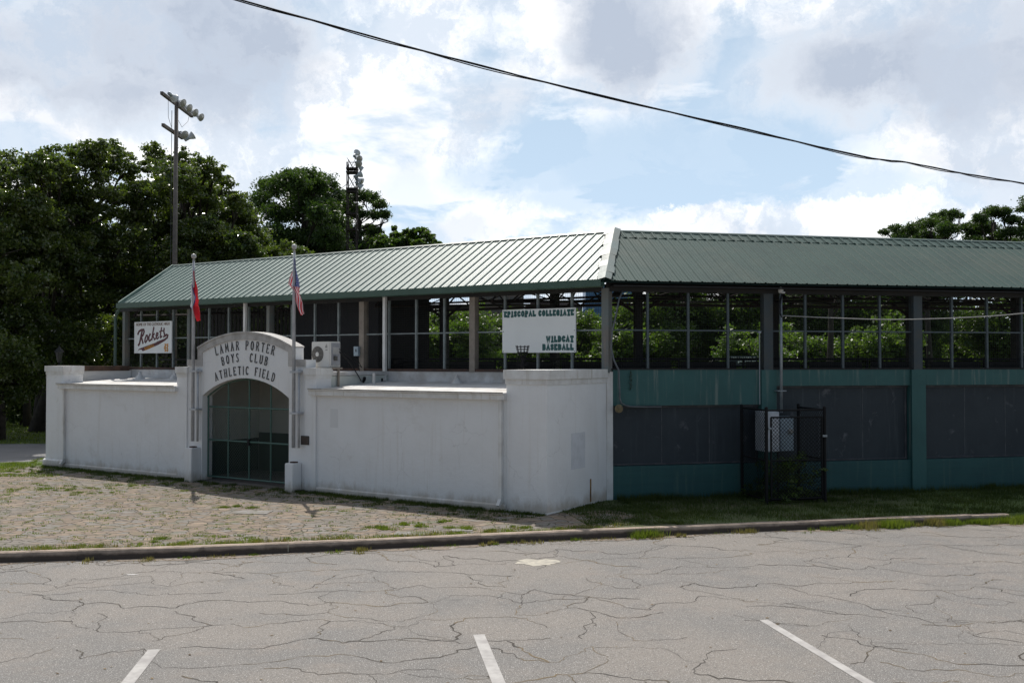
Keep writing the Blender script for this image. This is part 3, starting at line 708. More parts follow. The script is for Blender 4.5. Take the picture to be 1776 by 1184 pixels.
# hanging lamps under the roof near the corner
for s, o in ((.6, -1.2), (4.6, -1.3), (8.6, -1.4)):
    g = MB(FR); g.tube([(s, o, 4.9), (s, o, 4.35)], .012, 5); g.lathe((s, o, 4.38), (0, 0, -1), [(0, .03), (.03, .06), (.12, .16), (.14, .16)], 12); g.build('hanging_lamp', 'dark', stand)
# dark back wall of the press box behind the middle bays, slatted screens behind the left bays
g = MB(FL); g.box((6.75, -.80, 2.58), (9.7, -.74, 4.6)); g.box((6.75, -2.8, 2.58), (6.81, -.82, 4.7)); g.build('press_box_wall', mat('black_board', (.018, .018, .022), .8), stand)
g = MB(FL); s = 9.9
while s < 15.7: g.box((s, -2.52, 2.58), (s + .10, -2.49, 4.4)); s += .165
g.build('slat_screen', mat('dark_slats', (.02, .016, .015), .8), stand)

# right wing walls below the sill
CW = lambda g_, a, b: g_.box(a, b)
g = MB(FR); g.box((.12, -.25, 1.92), (3.42, .0, 2.66)); g.build('wall_band', 'green', stand)
for a, b in zip(RP[1:], RP[2:]):
    g = MB(FR); g.box((a + .175, -.25, 2.31), (b - .175, .0, 2.655)); g.build('wall_band', 'green', stand)
for i, (a, b) in enumerate(zip(RP, RP[1:])):
    g = MB(FR); x0, x1 = (a + .12 if i == 0 else a + .175), b - .175
    g.box((x0, -.25, -.2), (x1, .0, .675)); g.build('wall_base', 'bform', stand)
    top = 1.92 if i == 0 else 2.31
    n = 3; wd = (x1 - x0 - .1) / n
    g = MB(FR); g.box((x0, -.2, .675), (x1, -.13, top)); pb = g.build('board_panel', 'board', stand)
    for k in range(1, n):
        q = MB(FR); xx = x0 + .05 + wd * k; q.box((xx - .006, -.13, .70), (xx + .006, -.127, top - .02)); child_of(pb, q, 'panel_joint', mat('pale_joint', (.14, .14, .145), .8, (.06, .065, .07), 5))
    q = MB(FR); q.box((x0 + .02, -.13, top - .46), (x1 - .08, -.128, top - .452)); child_of(pb, q, 'panel_joint', 'board')
    q = MB(FR); q.box((x0 + .03, -.13, .69), (x1 - .03, -.10, .72)); q.box((x0, -.13, top - .05), (x1, -.09, top)); q.box((x1 - .07, -.13, .72), (x1 - .03, -.11, top - .05))
    for k in range(int((x1 - x0 - .2) / .31)): q.box((x0 + .114 + k * .31, -.0995, .699), (x0 + .126 + k * .31, -.096, .711))
    child_of(pb, q, 'batten', mat('slate_batten', (.055, .058, .066), .8, (.10, .10, .105), 4))
for i, s in enumerate(RP[1:]):
    g = MB(FR); g.box((s - .172, -.25, -.2), (s + .172, .055, 2.652)); g.build('pilaster', 'green', stand, label='teal painted pilaster below the sill')
g = MB(FR); g.box((-.02, -.2, -.2), (.115, .03, 2.62)); g.build('corner_pilaster', 'trim', stand, label='dirty cream pilaster at the bend of the stand')
g = MB(FR); g.box((.1, -.26, 2.66), (SR, .015, 2.685)); g.build('sill', 'dark', stand)
# white wall above the annexe roof on the left wing
g = MB(FL); g.box((.05, -.25, -.1), (SL, .0, 2.60)); g.build('white_wall', 'roofwhite', stand)
g = MB(FL); g.box((.05, -.27, 2.603), (SL, .02, 2.66)); g.build('sill', 'rusty', stand)

# downspouts on the stand
def dsp(s, m, lb, w=.075):
    g = MB(FL); g.box((s - w / 2, .06, 2.50), (s + w / 2, .06 + w, 4.38)); g.tube([(s, .1, 2.54), (s, .1, 2.46), (s - .03, .13, 2.41), (s - .0, .2, 2.40)], w / 2, 8)
    o = g.build('downspout', m, stand, label=lb); q = MB(FL); q.lathe((s, .2, 2.40), (0, 1, 0), [(0, w / 2 + .008), (.05, w / 2 + .008)], 8); child_of(o, q, 'spout_end', 'black')
dsp(10.59, 'trim', 'white downspout behind the arched gable'); dsp(5.84, 'trim', 'white downspout on the sill wall right of the beige post')
g = MB(FL); g.tube([(15.40, .42, 4.36), (15.45, .40, 4.30), (15.62, .36, 4.20), (15.70, .34, 4.08), (15.70, .34, 2.60), (15.85, .05, 2.3), (15.9, .05, .2)], .045, 8); g.build('downspout', 'dkgreen', stand, label='green downspout at the far left end')
# thin conduit and riser pipes on the right wing wall
cd = [(.30, .12, 4.28), (.22, .12, 4.1), (.15, .12, 3.75), (.08, .1, 3.45), (.06, .1, 3.1), (.12, .1, 2.85), (.22, .1, 2.65), (.235, .1, 2.3), (.24, .1, 2.08), (.27, .1, 1.98), (.36, .1, 1.93), (.5, .1, 1.905), (.8, .1, 1.895), (1.15, .08, 1.895)]
def at(o, n, l, c, group=None): return tag(o, l, c, group)
g = MB(FR); g.tube(cd, .018, 8); at(g.build('conduit', mat('dull_conduit', (.15, .165, .175), .5, (.10, .11, .12), 6, metal=.3), None, True), 0, 'bent grey conduit running down beside the corner post and along the teal band', 'conduit')
hp = MB(FR); hp.lathe((.20, .05, 1.87), (0, 1, 0), [(0, .04), (.10, .04), (.101, .085), (.12, .085), (.125, .05), (.135, .05), (.14, .02), (.16, .02)], 16)
at(hp.build('brass_fitting', mat('dull_brass', (.22, .17, .08), .5, (.12, .09, .05), 30)), 0, 'round brass fitting on the wall corner under the bent conduit', 'pipe fitting')
g = MB(FR)
for k in range(9):
    z = 2.61 - k * .042; x = .50 + .012 * math.sin(k * 2.1)
    pts_ = [(x + .020 * math.cos(a * math.pi / 4) * (1 if k % 2 else .4), .035 + .018 * math.sin(a * math.pi / 4) * (.3 if k % 2 else 1), z + .028 * math.sin(a * math.pi / 4)) for a in range(9)]
    g.tube(pts_, .007, 5, caps=False)
at(g.build('hanging_chain', 'dkgreen'), 0, 'short green chain hanging on the teal band near the corner', 'chain')
g = MB(FR); g.tube([(3.36, .06, 3.45), (3.36, .06, 1.92)], .011, 6); g.box((3.33, .03, 3.43), (3.39, .08, 3.47)); at(g.build('thin_pipe', 'galv'), 0, 'thin grey pipe left of the first pilaster', 'pipe')

# ------------------------------------------------------------------ white entrance building (annexe)
ann = empty('entrance_building', FL(8, 2.3, 0), 'low white stucco entrance building with an arched gateway in front of the stand', 'building')
F0 = 2.41                                 # plane of the front wall
def A(name, mb, m, **k): return mb.build(name, m, ann, **k)
# curved and stepped gateway wall, with the arched opening cut through
sc, hw = 8.06, 1.57
def arc(x0, z0, xm, zm, x1, z1, n=20):    # circle through three points (chord symmetric)
    h = (x1 - x0) / 2; sag = zm - z0; r = (h * h + sag * sag) / (2 * sag); return [(xm + (-1 + 2 * i / n) * h, zm - r + math.sqrt(max(0, r * r - ((-1 + 2 * i / n) * h) ** 2))) for i in range(n + 1)]
outer = arc(sc - hw, 3.13, sc, 3.48, sc + hw, 3.13, 24)
ow = 1.425; inner = arc(sc - ow, 2.02, sc, 2.45, sc + ow, 2.02, 24)
TH = .30
top = MB(FL)
for (a, b), (c, d) in zip(zip(outer, outer[1:]), zip(inner, inner[1:])):
    # wall above the opening, strip by strip (inner x scaled to the outer x)
    pass
oi = [(x, np.interp(x, [p[0] for p in inner], [p[1] for p in inner])) for x, _ in outer if abs(x - sc) < ow]
xs = sorted(set([sc - ow, sc + ow] + [p[0] for p in outer if abs(p[0] - sc) < ow] + [p[0] for p in inner]))
zo = lambda x: float(np.interp(x, [p[0] for p in outer], [p[1] for p in outer])); zi = lambda x: float(np.interp(x, [p[0] for p in inner], [p[1] for p in inner]))
y0, y1 = F0 - TH, F0
for a, b in zip(xs, xs[1:]):
    for y in (y0, y1): top.quad((a, y, zi(a)), (b, y, zi(b)), (b, y, zo(b)), (a, y, zo(a)))
    top.quad((a, y0, zi(a)), (b, y0, zi(b)), (b, y1, zi(b)), (a, y1, zi(a)))
    top.quad((a, y0, zo(a)), (b, y0, zo(b)), (b, y1, zo(b)), (a, y1, zo(a)))
for sg in (-1, 1):
    e0, e1 = sc + sg * ow, sc + sg * hw
    zs = [(e0, zi(e0)), (e0, zo(e0))]
    pl_ = [(e0, -.1), (e1 + sg * .37, -.1), (e1 + sg * .37, 2.87), (e1, 2.87), (e1, 3.13), (e0, zo(e0))]
    top.prism(pl_, y0, y1)
A('gateway_wall', top, 'white')
# raised border band that follows the arch and the shoulders, 2.5 cm proud
bd = MB(FL); off = .075
path = [(sc - hw - .37, 2.83), (sc - hw - .04, 2.83)]
def band(pts_, w, y_a, y_b, nm='arch_border', m='cap'):
    q = MB(FL); q.ribbon(pts_, w, y_a, y_b); return A(nm, q, m)
ofs = [(x, z - .075) for x, z in outer]
full = [(sc - hw - .37, 2.80), (sc - hw + .075, 2.80), (sc - hw + .075, 3.085)] + ofs[2:-2] + [(sc + hw - .075, 3.085), (sc + hw - .075, 2.80), (sc + hw + .37, 2.80)]
band(full, .15, F0 + .001, F0 + .028)
cp = MB(FL); cp.ribbon([(x, z + .018) for x, z in outer], .036, y0 - .02, F0 + .05); A('coping', cp, 'cap', label='weathered grey coping over the arch')
# piers with a capital band
def pier(s0_, s1_, h, nm='pier', flare=False, o1=F0 + .03, o0=F0 - .45, band_z=.15, second=False, lb=None):
    g = MB(FL); g.box((s0_, o0, -.1), (s1_, o1, h - .15)); p = A(nm, g, 'white', label=lb)
    c = MB(FL); c.box((s0_ - .035, o0 - .02, h - band_z), (s1_ + .035, o1 + .035, h)); o = A('pier_cap', c, 'trim')
    c = MB(FL); c.box((s0_ - .012, o0 - .01, h - band_z - .09), (s1_ + .012, o1 + .012, h - band_z - .002)); A('pier_cap', c, 'trim')
pier(sc + hw + .372, 10.36, 2.70); pier(5.80, sc - hw - .372, 2.69)
pier(14.96, 15.74, 2.71, o1=F0 + .02, o0=F0 - .55, lb='end pier at the far left')
fl = MB(FL); fl.prism([(F0 + .02, .22), (F0 + .07, .18), (F0 + .08, -.1), (F0 + .02, -.1)], 14.93, 15.80, plane='yz'); fl.box((15.742, F0 - .5, -.1), (15.80, F0 + .02, .20)); A('plinth', fl, 'white')
# walls between, with their plinth
for a, b in ((10.36, 14.96), (.90, 5.80)):
    g = MB(FL); g.box((a, F0 - .25, -.1), (b, F0 - .002, 2.10)); A('front_wall', g, 'white')
    g = MB(FL); g.prism([(F0, .13), (F0 + .025, .10), (F0 + .03, -.1), (F0, -.1)], a + .002, b - .002, plane='yz'); A('plinth', g, 'white')
g = MB(FL); g.box((15.42, .02, -.1), (15.70, F0 - .56, 2.56)); A('end_wall', g, 'white')
g = MB(FL); g.box((15.38, .1, 2.563), (15.74, F0 - .62, 2.70)); A('parapet_beam', g, 'rust_wood', label='brown timber beam on the end parapet')
# flat roofs with fascia; they fall slightly to the front
for i, (a, b) in enumerate(((10.38, 14.955), (.905, 5.78))):
    g = MB(FL); zf, zb = 2.235, 2.37; rs = 12
    g.prism([(F0 + .13, zf), (F0 + .13, zf - .03), (0, zb - .1), (0, zb)], a - .0, b + (.12 if i == 0 else .12), plane='yz')
    rf = A('flat_roof', g, 'roofwhite', label='white membrane roof, sunlit along its front edge')
    q = MB(FL); q.prism([(F0 + .14, zf + .01), (F0 + .14, zf - .025), (F0 + .11, zf - .04), (F0 + .11, zf - .13), (F0 + .002, zf - .13), (F0 + .002, zf - .035), (F0 + .10, zf - .005)], a - .02 if i else a - .04, b + .16, plane='yz')
    o = A('fascia', q, 'trim'); o.parent = rf
    q = MB(FL); q.box((a - .01, F0 + .125, zf + .001), (b + .15, F0 + .16, zf + .016)); o = A('drip_edge', q, mat('drip_edge', (.28, .27, .26), .6, (.16, .14, .12), 8)); o.parent = rf
# roof over the passage between (behind the gable)
g = MB(FL); g.box((5.80, .0, 2.52), (10.34, F0 - TH - .001, 2.60)); A('passage_roof', g, 'roofwhite')
g = MB(FL); g.box((6.03, .07, 2.47), (10.09, F0 - TH - .003, 2.515)); A('passage_ceiling', g, mat('beige_ceiling', (.66, .58, .48), .8, (.60, .52, .42), 2))
for s in (5.82, 10.10):
    g = MB(FL); g.box((s, .01, -.1), (s + .2, F0 - TH - .002, 2.51)); A('passage_wall', g, mat('passage_wall_paint', (.60, .62, .58), .8, (.54, .56, .52), 2))
    g = MB(FL); xa = 6.022 if s < 7 else 10.085; g.box((xa, .08, .0), (xa + .012, F0 - TH - .002, .86)); A('passage_dado', g, mat('passage_dark_dado', (.012, .025, .022), .7))
g = MB(FL); g.box((6.03, .01, 1.0), (10.09, .06, 2.5)); A('passage_end_wall', g, mat('passage_grey', (.60, .60, .55), .8, (.52, .52, .48), 2))
g = MB(FL); g.box((6.03, .01, 0), (10.09, .07, .998)); A('passage_dado', g, mat('passage_dark_dado', (.012, .025, .022), .7))
g = MB(FL); g.box((6.03, -.0 + .08, -.1), (10.09, F0 + .05, .035)); A('passage_floor', g, mat('passage_concrete', (.16, .14, .125), .9, (.11, .10, .09), 3, .3))
# corner block at the right end
g = MB(FL); g.box((.0, .02, -.1), (.895, F0 + .0, 2.40)); A('corner_block', g, 'white', label='tall blank corner block at the right end')
c = MB(FL); c.box((-.045, -.02, 2.50), (.94, F0 + .045, 2.675)); A('block_cap', c, 'trim')
c = MB(FL); c.box((-.018, .01, 2.40), (.913, F0 + .018, 2.498)); A('block_cap', c, 'trim')
g = MB(FL); g.box((-.004, .3, .0), (.9, F0 + .02, .035)); A('plinth', g, 'trim')
# repainted patches
g = MB(FL); g.box((5.18, F0 - .0015, 1.42), (5.40, F0 + .0005, 1.82)); A('paint_patch', g, mat('fresh_white_patch', (.68, .68, .68), .65))
g = MB(FL); g.box((-.0035, .95, .75), (.0, 1.50, 1.45)); A('paint_patch', g, mat('bluish_white_patch', (.68, .69, .72), .65, (.60, .61, .63), 6))
g = MB(FL); g.box((-.02, .72, .05), (-.002, .745, .50)); A('rusty_strap', g, mat('rust_yellow', (.34, .20, .06), .8, (.14, .07, .03), 9), label='rusty strap low on the right face')
# wall downspouts
def wds(s, z1, lb):
    g = MB(FL); w = .055
    g.box((s - w, F0 + .002, .24), (s + w * .3, F0 + .07, z1)); o = A('downspout', g, 'trim', label=lb)
    q = MB(FL); q.prism([(F0 + .003, .235), (F0 + .07, .235), (F0 + .15, .12), (F0 + .12, .09), (F0 + .003, .17)], s - w, s + w * .3, plane='yz'); q2 = A('downspout_foot', q, 'trim'); q2.parent = o
wds(14.93, 2.10, 'white wall downspout beside the far left pier'); wds(1.02, 2.10, 'white wall downspout beside the corner block')
# roof vents
for s, o_ in ((14.3, .55), (12.9, .5), (3.55, .35)):
    g = MB(FL); g.lathe((s, o_, 2.335), (0, 0, 1), [(0, .15), (.03, .13), (.14, .045), (.2, .035), (.21, .02)], 12); A('roof_vent', g, 'roofwhite')
g = MB(FL); g.lathe((5.35, 1.05, 2.27), (0, 0, 1), [(0, .06), (.06, .05), (.061, .035), (.30, .035)], 10); A('vent_pipe', g, 'rockwhite', label='short white pvc pipe by the condenser')

# gate: green frame, bars and chain link
gate = MB(FL); y = F0 - .16
def barv(s, z0, z1, r=.02): gate.tube([(s, y, z0), (s, y, z1)], r, 8)
for s in (sc - ow + .03, sc + ow - .03): barv(s, .10, 1.99)
for s in (7.36, 8.06, 8.76): barv(s, .10, zi(s) - .005)
for z in (.12, .98, 1.76): gate.tube([(sc - ow + .02, y, z), (sc + ow - .02, y, z)], .02, 8)
gate.tube([(x, y, z - .03) for x, z in inner], .018, 6)
gt = A('gate', gate, mat('gate_green', (.06, .135, .11), .5, (.05, .11, .09), 4))
q = MB(FL); q.box((sc - .03, y - .03, .9), (sc + .03, y + .04, 1.05)); o = A('gate_latch', q, 'black'); o.parent = gt
def chainlink(mb, F, s0_, s1_, z0_, z1_, y_, d=.06, r=.0017, axis='s'):
    """diamond mesh as thin flat wires in both diagonals"""
    W_, H_ = s1_ - s0_, z1_ - z0_; P = (lambda s, z, y2: (s, y2, z)) if axis == 's' else (lambda s, z, y2: (y2, s, z))
    k = -H_
    step = d * 1.3
    while k < W_ + H_:
        for sg in (1, -1):
            # line: s = s0+k+ (z-z0)*sg
            za, zb = 0.0, H_
            sa, sb = k + (0 if sg > 0 else 0), k + sg * H_
            # clip to 0..W
            def clip(sa, za, sb, zb):
                if sa == sb: return None
                t0, t1 = 0.0, 1.0
                for lo in (0, 1):
                    pass
                ds = sb - sa
                ta, tb = (0 - sa) / ds, (W_ - sa) / ds
                if ta > tb: ta, tb = tb, ta
                t0, t1 = max(0, ta), min(1, tb)
                if t0 >= t1: return None
                return sa + ds * t0, za + (zb - za) * t0, sa + ds * t1, za + (zb - za) * t1
            c = clip(sa, za, sb, zb)
            if c:
                a, b, c2, d2 = c; yy = y_ + (r if sg > 0 else -r)
                mb.quad(P(s0_ + a, z0_ + b - r * 1.4, yy), P(s0_ + c2, z0_ + d2 - r * 1.4, yy), P(s0_ + c2, z0_ + d2 + r * 1.4, yy), P(s0_ + a, z0_ + b + r * 1.4, yy))
        k += step
q = MB(FL); chainlink(q, FL, sc - ow + .04, sc + ow - .04, .14, 1.76, y, r=.0028); o = A('gate_chain_link', q, 'dkgreen'); o.parent = gt
g = MB(FL); g.tube([(6.98, y - .5, .1), (6.98, y - .5, .85)], .012, 6); A('gate_chain', g, 'galv')

# lettering over the arch, thin roman capitals drawn as strokes
GL = {'L': (.46, [[(0, 1), (0, 0), (.44, 0), (.46, .14)]]), 'A': (.56, [[(0, 0), (.28, 1), (.56, 0)], [(.11, .36), (.45, .36)]]),
      'M': (.66, [[(0, 0), (.06, 1), (.33, .25), (.60, 1), (.66, 0)]]), 'R': (.5, [[(0, 0), (0, 1), (.3, 1), (.44, .88), (.44, .66), (.3, .52), (.0, .52)], [(.24, .52), (.52, 0)]]),
      'P': (.46, [[(0, 0), (0, 1), (.3, 1), (.45, .88), (.45, .62), (.3, .48), (0, .48)]]),
      'O': (.56, [[(.28 + .27 * math.sin(a * math.pi / 8), .5 + .5 * math.cos(a * math.pi / 8)) for a in range(17)]]),
      'T': (.5, [[(0, .9), (.02, 1), (.5, 1), (.52, .9)], [(.26, 1), (.26, 0)]]), 'E': (.44, [[(.44, .86), (.42, 1), (0, 1), (0, 0), (.44, 0), (.46, .14)], [(0, .52), (.32, .52)]]),
      'B': (.46, [[(0, 0), (0, 1), (.28, 1), (.41, .89), (.41, .66), (.28, .54), (0, .54)], [(.28, .54), (.46, .42), (.46, .13), (.3, 0), (0, 0)]]),
      'Y': (.5, [[(0, 1), (.25, .48), (.5, 1)], [(.25, .48), (.25, 0)]]),
      'S': (.42, [[(.41, .84), (.36, .96), (.2, 1), (.05, .92), (.02, .74), (.1, .6), (.3, .45), (.41, .3), (.38, .1), (.22, 0), (.06, .04), (0, .18)]]),
      'C': (.5, [[(.49, .8), (.42, .95), (.28, 1), (.1, .9), (.0, .62), (.0, .38), (.1, .1), (.28, 0), (.42, .05), (.5, .2)]]),
      'U': (.5, [[(0, 1), (0, .25), (.1, .05), (.25, 0), (.4, .05), (.5, .25), (.5, 1)]]),
      'H': (.5, [[(0, 0), (0, 1)], [(.5, 0), (.5, 1)], [(0, .5), (.5, .5)]]), 'I': (.0, [[(0, 0), (0, 1)]]),
      'F': (.42, [[(0, 0), (0, 1), (.42, 1), (.44, .86)], [(0, .52), (.3, .52)]]), 'D': (.5, [[(0, 0), (0, 1), (.25, 1), (.42, .86), (.5, .6), (.5, .4), (.42, .14), (.25, 0), (0, 0)]])}
SER = {'L': [(0, 1)], 'A': [(0, 0), (.56, 0)], 'M': [(0, 0), (.66, 0)], 'R': [(0, 0), (.52, 0)], 'P': [(0, 0)], 'T': [(.26, 0)], 'Y': [(0, 1), (.5, 1), (.25, 0)],
       'U': [(0, 1), (.5, 1)], 'H': [(0, 0), (0, 1), (.5, 0), (.5, 1)], 'I': [(0, 0), (0, 1)], 'F': [(0, 0)]}
def arc_text(txt, zmid, rad, width, h):
    lens = [(GL[c][0] * h * .72 if c != ' ' else .0) for c in txt]; gapn = len(txt) - 1
    gap = (width - sum(lens)) / (gapn + txt.count(' ') * .55)
    q = MB(FL); x = -width / 2; lay = 0; word = ''
    def done():
        nonlocal q, word
        if word: A('lettering', q, 'ink', label='black capitals reading ' + word)
        q = MB(FL); word = ''
    for c, ln in zip(txt, lens):
        if c == ' ': x += gap * .55 + gap; done(); continue
        word += c
        xc = x + ln / 2; ang = xc / rad; bx, bz = rad * math.sin(ang), zmid - rad + rad * math.cos(ang)
        def P(px, pz):
            lx = px * h * .72 - ln / 2; lz = pz * h; return (sc - (bx + lx * math.cos(-ang) - lz * math.sin(-ang)), bz + lx * math.sin(-ang) + lz * math.cos(-ang))
        st = [(k, .0145) for k in GL[c][1]] + [([(sx_ - .09, sz_), (sx_ + .09, sz_)], .012) for sx_, sz_ in SER.get(c, [])]
        for k, w in st:
            lay = (lay + 1) % 7; yy = F0 + .0305 + lay * .0006 if False else F0 + .014 + lay * .0007
            q.ribbon([P(*p) for p in k], w, F0 + .0004, yy)
        x += ln + gap
    done()
arc_text('LAMAR PORTER', 2.955 + .145, 3.6, 1.90, .195); arc_text('BOYS  CLUB', 2.83, 2.9, 1.46, .19); arc_text('ATHLETIC FIELD', 2.53, 3.0, 1.92, .185)

# plaque
g = MB(FL); g.box((5.985, F0 + .031, 1.02), (6.225, F0 + .05, 1.215)); pq = g.build('wall_plaque', 'bronze', None, bevel=.006); tag(pq, 'small dark bronze plaque on the white wall right of the gate', 'plaque')
g = MB(FL)
for k in range(5): g.box((6.02, F0 + .05, 1.05 + k * .03), (6.19 - .02 * (k % 2), F0 + .053, 1.06 + k * .03))
o = g.build('relief', 'rusty'); o.parent = pq

# flagpoles with their block, straps and ball; flags hang from them
def flagpole(s, ztop, lb, bs):
    r = empty('flagpole', FL(s, F0 + .13, 0), lb, 'flagpole', 'flagpoles beside the gate')
    g = MB(FL); g.tube([(s, F0 + .13, .95), (s, F0 + .13, ztop - .55), (s, F0 + .13, ztop - .12)], [.042, .036, .025], 12); pl = g.build('pole', 'pole', r, True)
    g = MB(FL); g.tube([(s - .12, F0 + .09, .95), (s - .12, F0 + .09, 2.66)], .026, 10); g.build('support_pipe', 'pole', r, True)
    g = MB(FL)
    g.lathe((s, F0 + .13, ztop - .13), (0, 0, 1), [(0, .03), (.02, .03), (.021, .012), (.05, .012), (.05, .03)] + [(.11 - .06 * math.cos(a * math.pi / 8), max(.004, .06 * math.sin(a * math.pi / 8))) for a in range(1, 9)], 16)
    g.build('finial_ball', mat('finial_ball', (.45, .44, .43), .35, (.36, .35, .34), 9), r, True)
    for z in (2.58, 1.68):
        g = MB(FL); g.box((s - .17, F0 + .005, z), (s + .07, F0 + .185, z + .045)); g.build('strap', 'pole', r)
    g = MB(FL); g.box((s - .13, F0 + .002, -.06), (s + .13, F0 + .27, bs)); g.build('base_block', 'white', r, bevel=.015)
    g = MB(FL); g.box((s - .07, F0 + .06, bs + .002), (s + .06, F0 + .18, bs + .03)); g.build('base_plate', 'rusty', r)
    g = MB(FL); g.tube([(s - .045, F0 + .13, ztop - .3), (s - .05, F0 + .14, 3.0), (s - .045, F0 + .14, 2.2)], .004, 5); g.build('halyard', 'wire', r)
    return r
flagpole(9.66, 5.34, 'silver flagpole left of the arched gate, carrying the red flag', .80)
flagpole(6.36, 5.36, 'silver flagpole right of the arched gate, carrying the striped flag', .62)
def flag(name, lb, s, ztop, ctrl_r, ctrl_l, colour, sc_=.0127):
    """limp flag: u runs along the fly as the cloth falls, v across the hoist; offsets in metres of s (right positive) and drop"""
    nu, nv = 60, 39; vs = []; fs = []
    us_ = [c[0] for c in ctrl_r]; ul_ = [c[0] for c in ctrl_l]
    for i in range(nu + 1):
        u = i / nu
        xr, zr = np.interp(u, us_, [c[1] for c in ctrl_r]), np.interp(u, us_, [c[2] for c in ctrl_r])
        xl, zl = np.interp(u, ul_, [c[1] for c in ctrl_l]), np.interp(u, ul_, [c[2] for c in ctrl_l])
        for j in range(nv + 1):
            v = j / nv; x, z = xr + (xl - xr) * v, zr + (zl - zr) * v
            y_ = .035 * math.sin(v * 9.5 + u * 3.0) * (.3 + u) + .02 * math.sin(u * 14 + v * 4)
            x += .012 * math.sin(u * 17 + v * 5) * u
            vs.append((s - x * sc_ * 1.35, F0 + .15 + y_, ztop - z * sc_))
    q = MB(FL); q._add(vs, [(i * (nv + 1) + j, i * (nv + 1) + j + 1, (i + 1) * (nv + 1) + j + 1, (i + 1) * (nv + 1) + j) for i in range(nu) for j in range(nv)])
    q.mi = [colour((i + .5) / nu, (j + .5) / nv) for i in range(nu) for j in range(nv)]
    return tag(q.build(name, ['redflag', 'whiteflag', 'blueflag'], None, True), lb, 'flag')
def us(u, v):
    if u < .40 and v < 7 / 13:
        a, b = (u / .4) * 11, (v * 13 / 7) * 9
        return 1 if (abs((a % 1) - .5) < .24 and abs((b % 1) - .5) < .28 and (int(a) + int(b)) % 2 == 0) else 2
    return 0 if int(v * 13) % 2 == 0 else 1
def ark(u, v):
    d_ = abs(u - .48) / .36 + abs(v - .80) / .42
    return 0 if d_ > 1 else (2 if d_ > .84 else 1)
flag('striped_flag', 'limp flag with red and white stripes and starred blue corner hanging from the right flagpole', 6.33, 5.08,
     [(0, 1, 0), (.35, 9, 46), (.7, 13, 74), (1, 17, 95)], [(0, 0, 2), (.15, -5, 22), (.38, -12, 44), (.6, -1, 58), (.8, 3, 78), (1, 10, 98)], us)
flag('red_flag', 'limp red flag with a white diamond hanging from the left flagpole', 9.63, 4.97,
     [(0, 1, 0), (.3, 7, 30), (.6, 15, 58), (.7, 10, 64), (.85, 14, 84), (1, 15, 96)], [(0, -1, 3), (.25, -5, 28), (.45, -8, 52), (.6, -10, 68), (.75, -3, 78), (1, 5, 98)], ark, .0122)

# ------------------------------------------------------------------ signs on the stand
def FLt(sm, oo):                          # text frame: x to the right as read on the left wing
    return lambda x, y_, z: FL(sm - x, oo + y_, z)
sg = empty('baseball_sign', FL(1.6, .06, 3.0), 'large white sign in heavy teal letters reading EPISCOPAL COLLEGIATE WILDCAT BASEBALL', 'sign', None)
SM, SW = 1.60, 1.83; T = FLt(SM, .09)
g = MB(T); g.box((-SW / 2, -.03, 3.02), (SW / 2, 0, 3.955)); g.build('sign_panel', 'sign', sg)
g = MB(T)
GL['G'] = (.5, [[(.49, .82), (.40, .97), (.25, 1), (.08, .9), (.0, .6), (.0, .4), (.08, .1), (.25, 0), (.42, .04), (.49, .14), (.49, .42), (.28, .42)]])
GL['W'] = (.72, [[(0, 1), (.16, 0), (.36, .8), (.56, 0), (.72, 1)]])
def heavy(txt, x0, x1, z0, h):
    """fat slab capitals between x0 and x1"""
    g = MB(T); n = len(txt); ws = [max(GL[c][0], .34) + .30 for c in txt]; k = (x1 - x0) / sum(ws); x = x0; lay = 0; w_ = h * .30
    for c, wd in zip(txt, ws):
        cw = wd * k; gw = max(GL[c][0], .001); iw = cw - w_ - .010; z1, hh = z0 + w_ / 2, h - w_
        P = (lambda px, pz: (x + cw / 2 + (px / gw - .5) * iw, z1 + pz * hh)) if c != 'I' else (lambda px, pz: (x + cw / 2, z1 + pz * hh))
        st = [[P(*p) for p in q] for q in GL[c][1]]
        if c in 'IPTFL': st += [[(P(SER.get(c, [(0, 0)])[0][0], 0)[0] - w_ * .8, z0 + w_ * .3), (P(SER.get(c, [(0, 0)])[0][0], 0)[0] + w_ * .8, z0 + w_ * .3)]] if c != 'L' else []
        for q in st:
            if q[0][1] != q[-1][1] or len(q) > 2:
                a, b = Vector(q[0]), Vector(q[1]); q[0] = tuple(a + (a - b).normalized() * w_ * .45); a, b = Vector(q[-1]), Vector(q[-2]); q[-1] = tuple(a + (a - b).normalized() * w_ * .45)
            lay = (lay + 1) % 8; g.ribbon(q, w_, .0003, .003 + lay * .0006)
        x += cw
    g.build('lettering', 'teal_ink', sg, label='heavy teal word ' + txt)
heavy('EPISCOPAL', -SW / 2 + .04, -.05, 3.79, .135); heavy('COLLEGIATE', .0, SW / 2 - .035, 3.79, .135)
heavy('WILDCAT', .19, SW / 2 - .04, 3.235, .14); heavy('BASEBALL', .10, SW / 2 - .04, 3.065, .14)
g = MB(T)
for x in (-SW / 2 + .03, SW / 2 - .03):
    for z in (3.05, 3.48, 3.92): g.lathe((x, .0, z), (0, 1, 0), [(0, .009), (.006, .008)], 8)
g.build('bolt', 'dark', sg)
sg2 = empty('baseball_sign', FL(14.35, .06, 3.0), 'smaller white sign with maroon script reading Rockets at the left end of the stand', 'sign', None)
SM2, SW2 = 14.36, 1.64; T = FLt(SM2, .09); zb, zt_ = 3.06, 3.955; HH = zt_ - zb
g = MB(T); g.box((-SW2 / 2, -.03, zb), (SW2 / 2, 0, zt_)); g.build('sign_panel', 'signcream', sg2)
g = MB(T); put_text(g, 'HOME OF THE CATHOLIC HIGH', .118, 0, zt_ - .115, .003, T, bold=.0, sx=.86); g.build('lettering', 'brownink', sg2, label='thin brown capitals along the top')
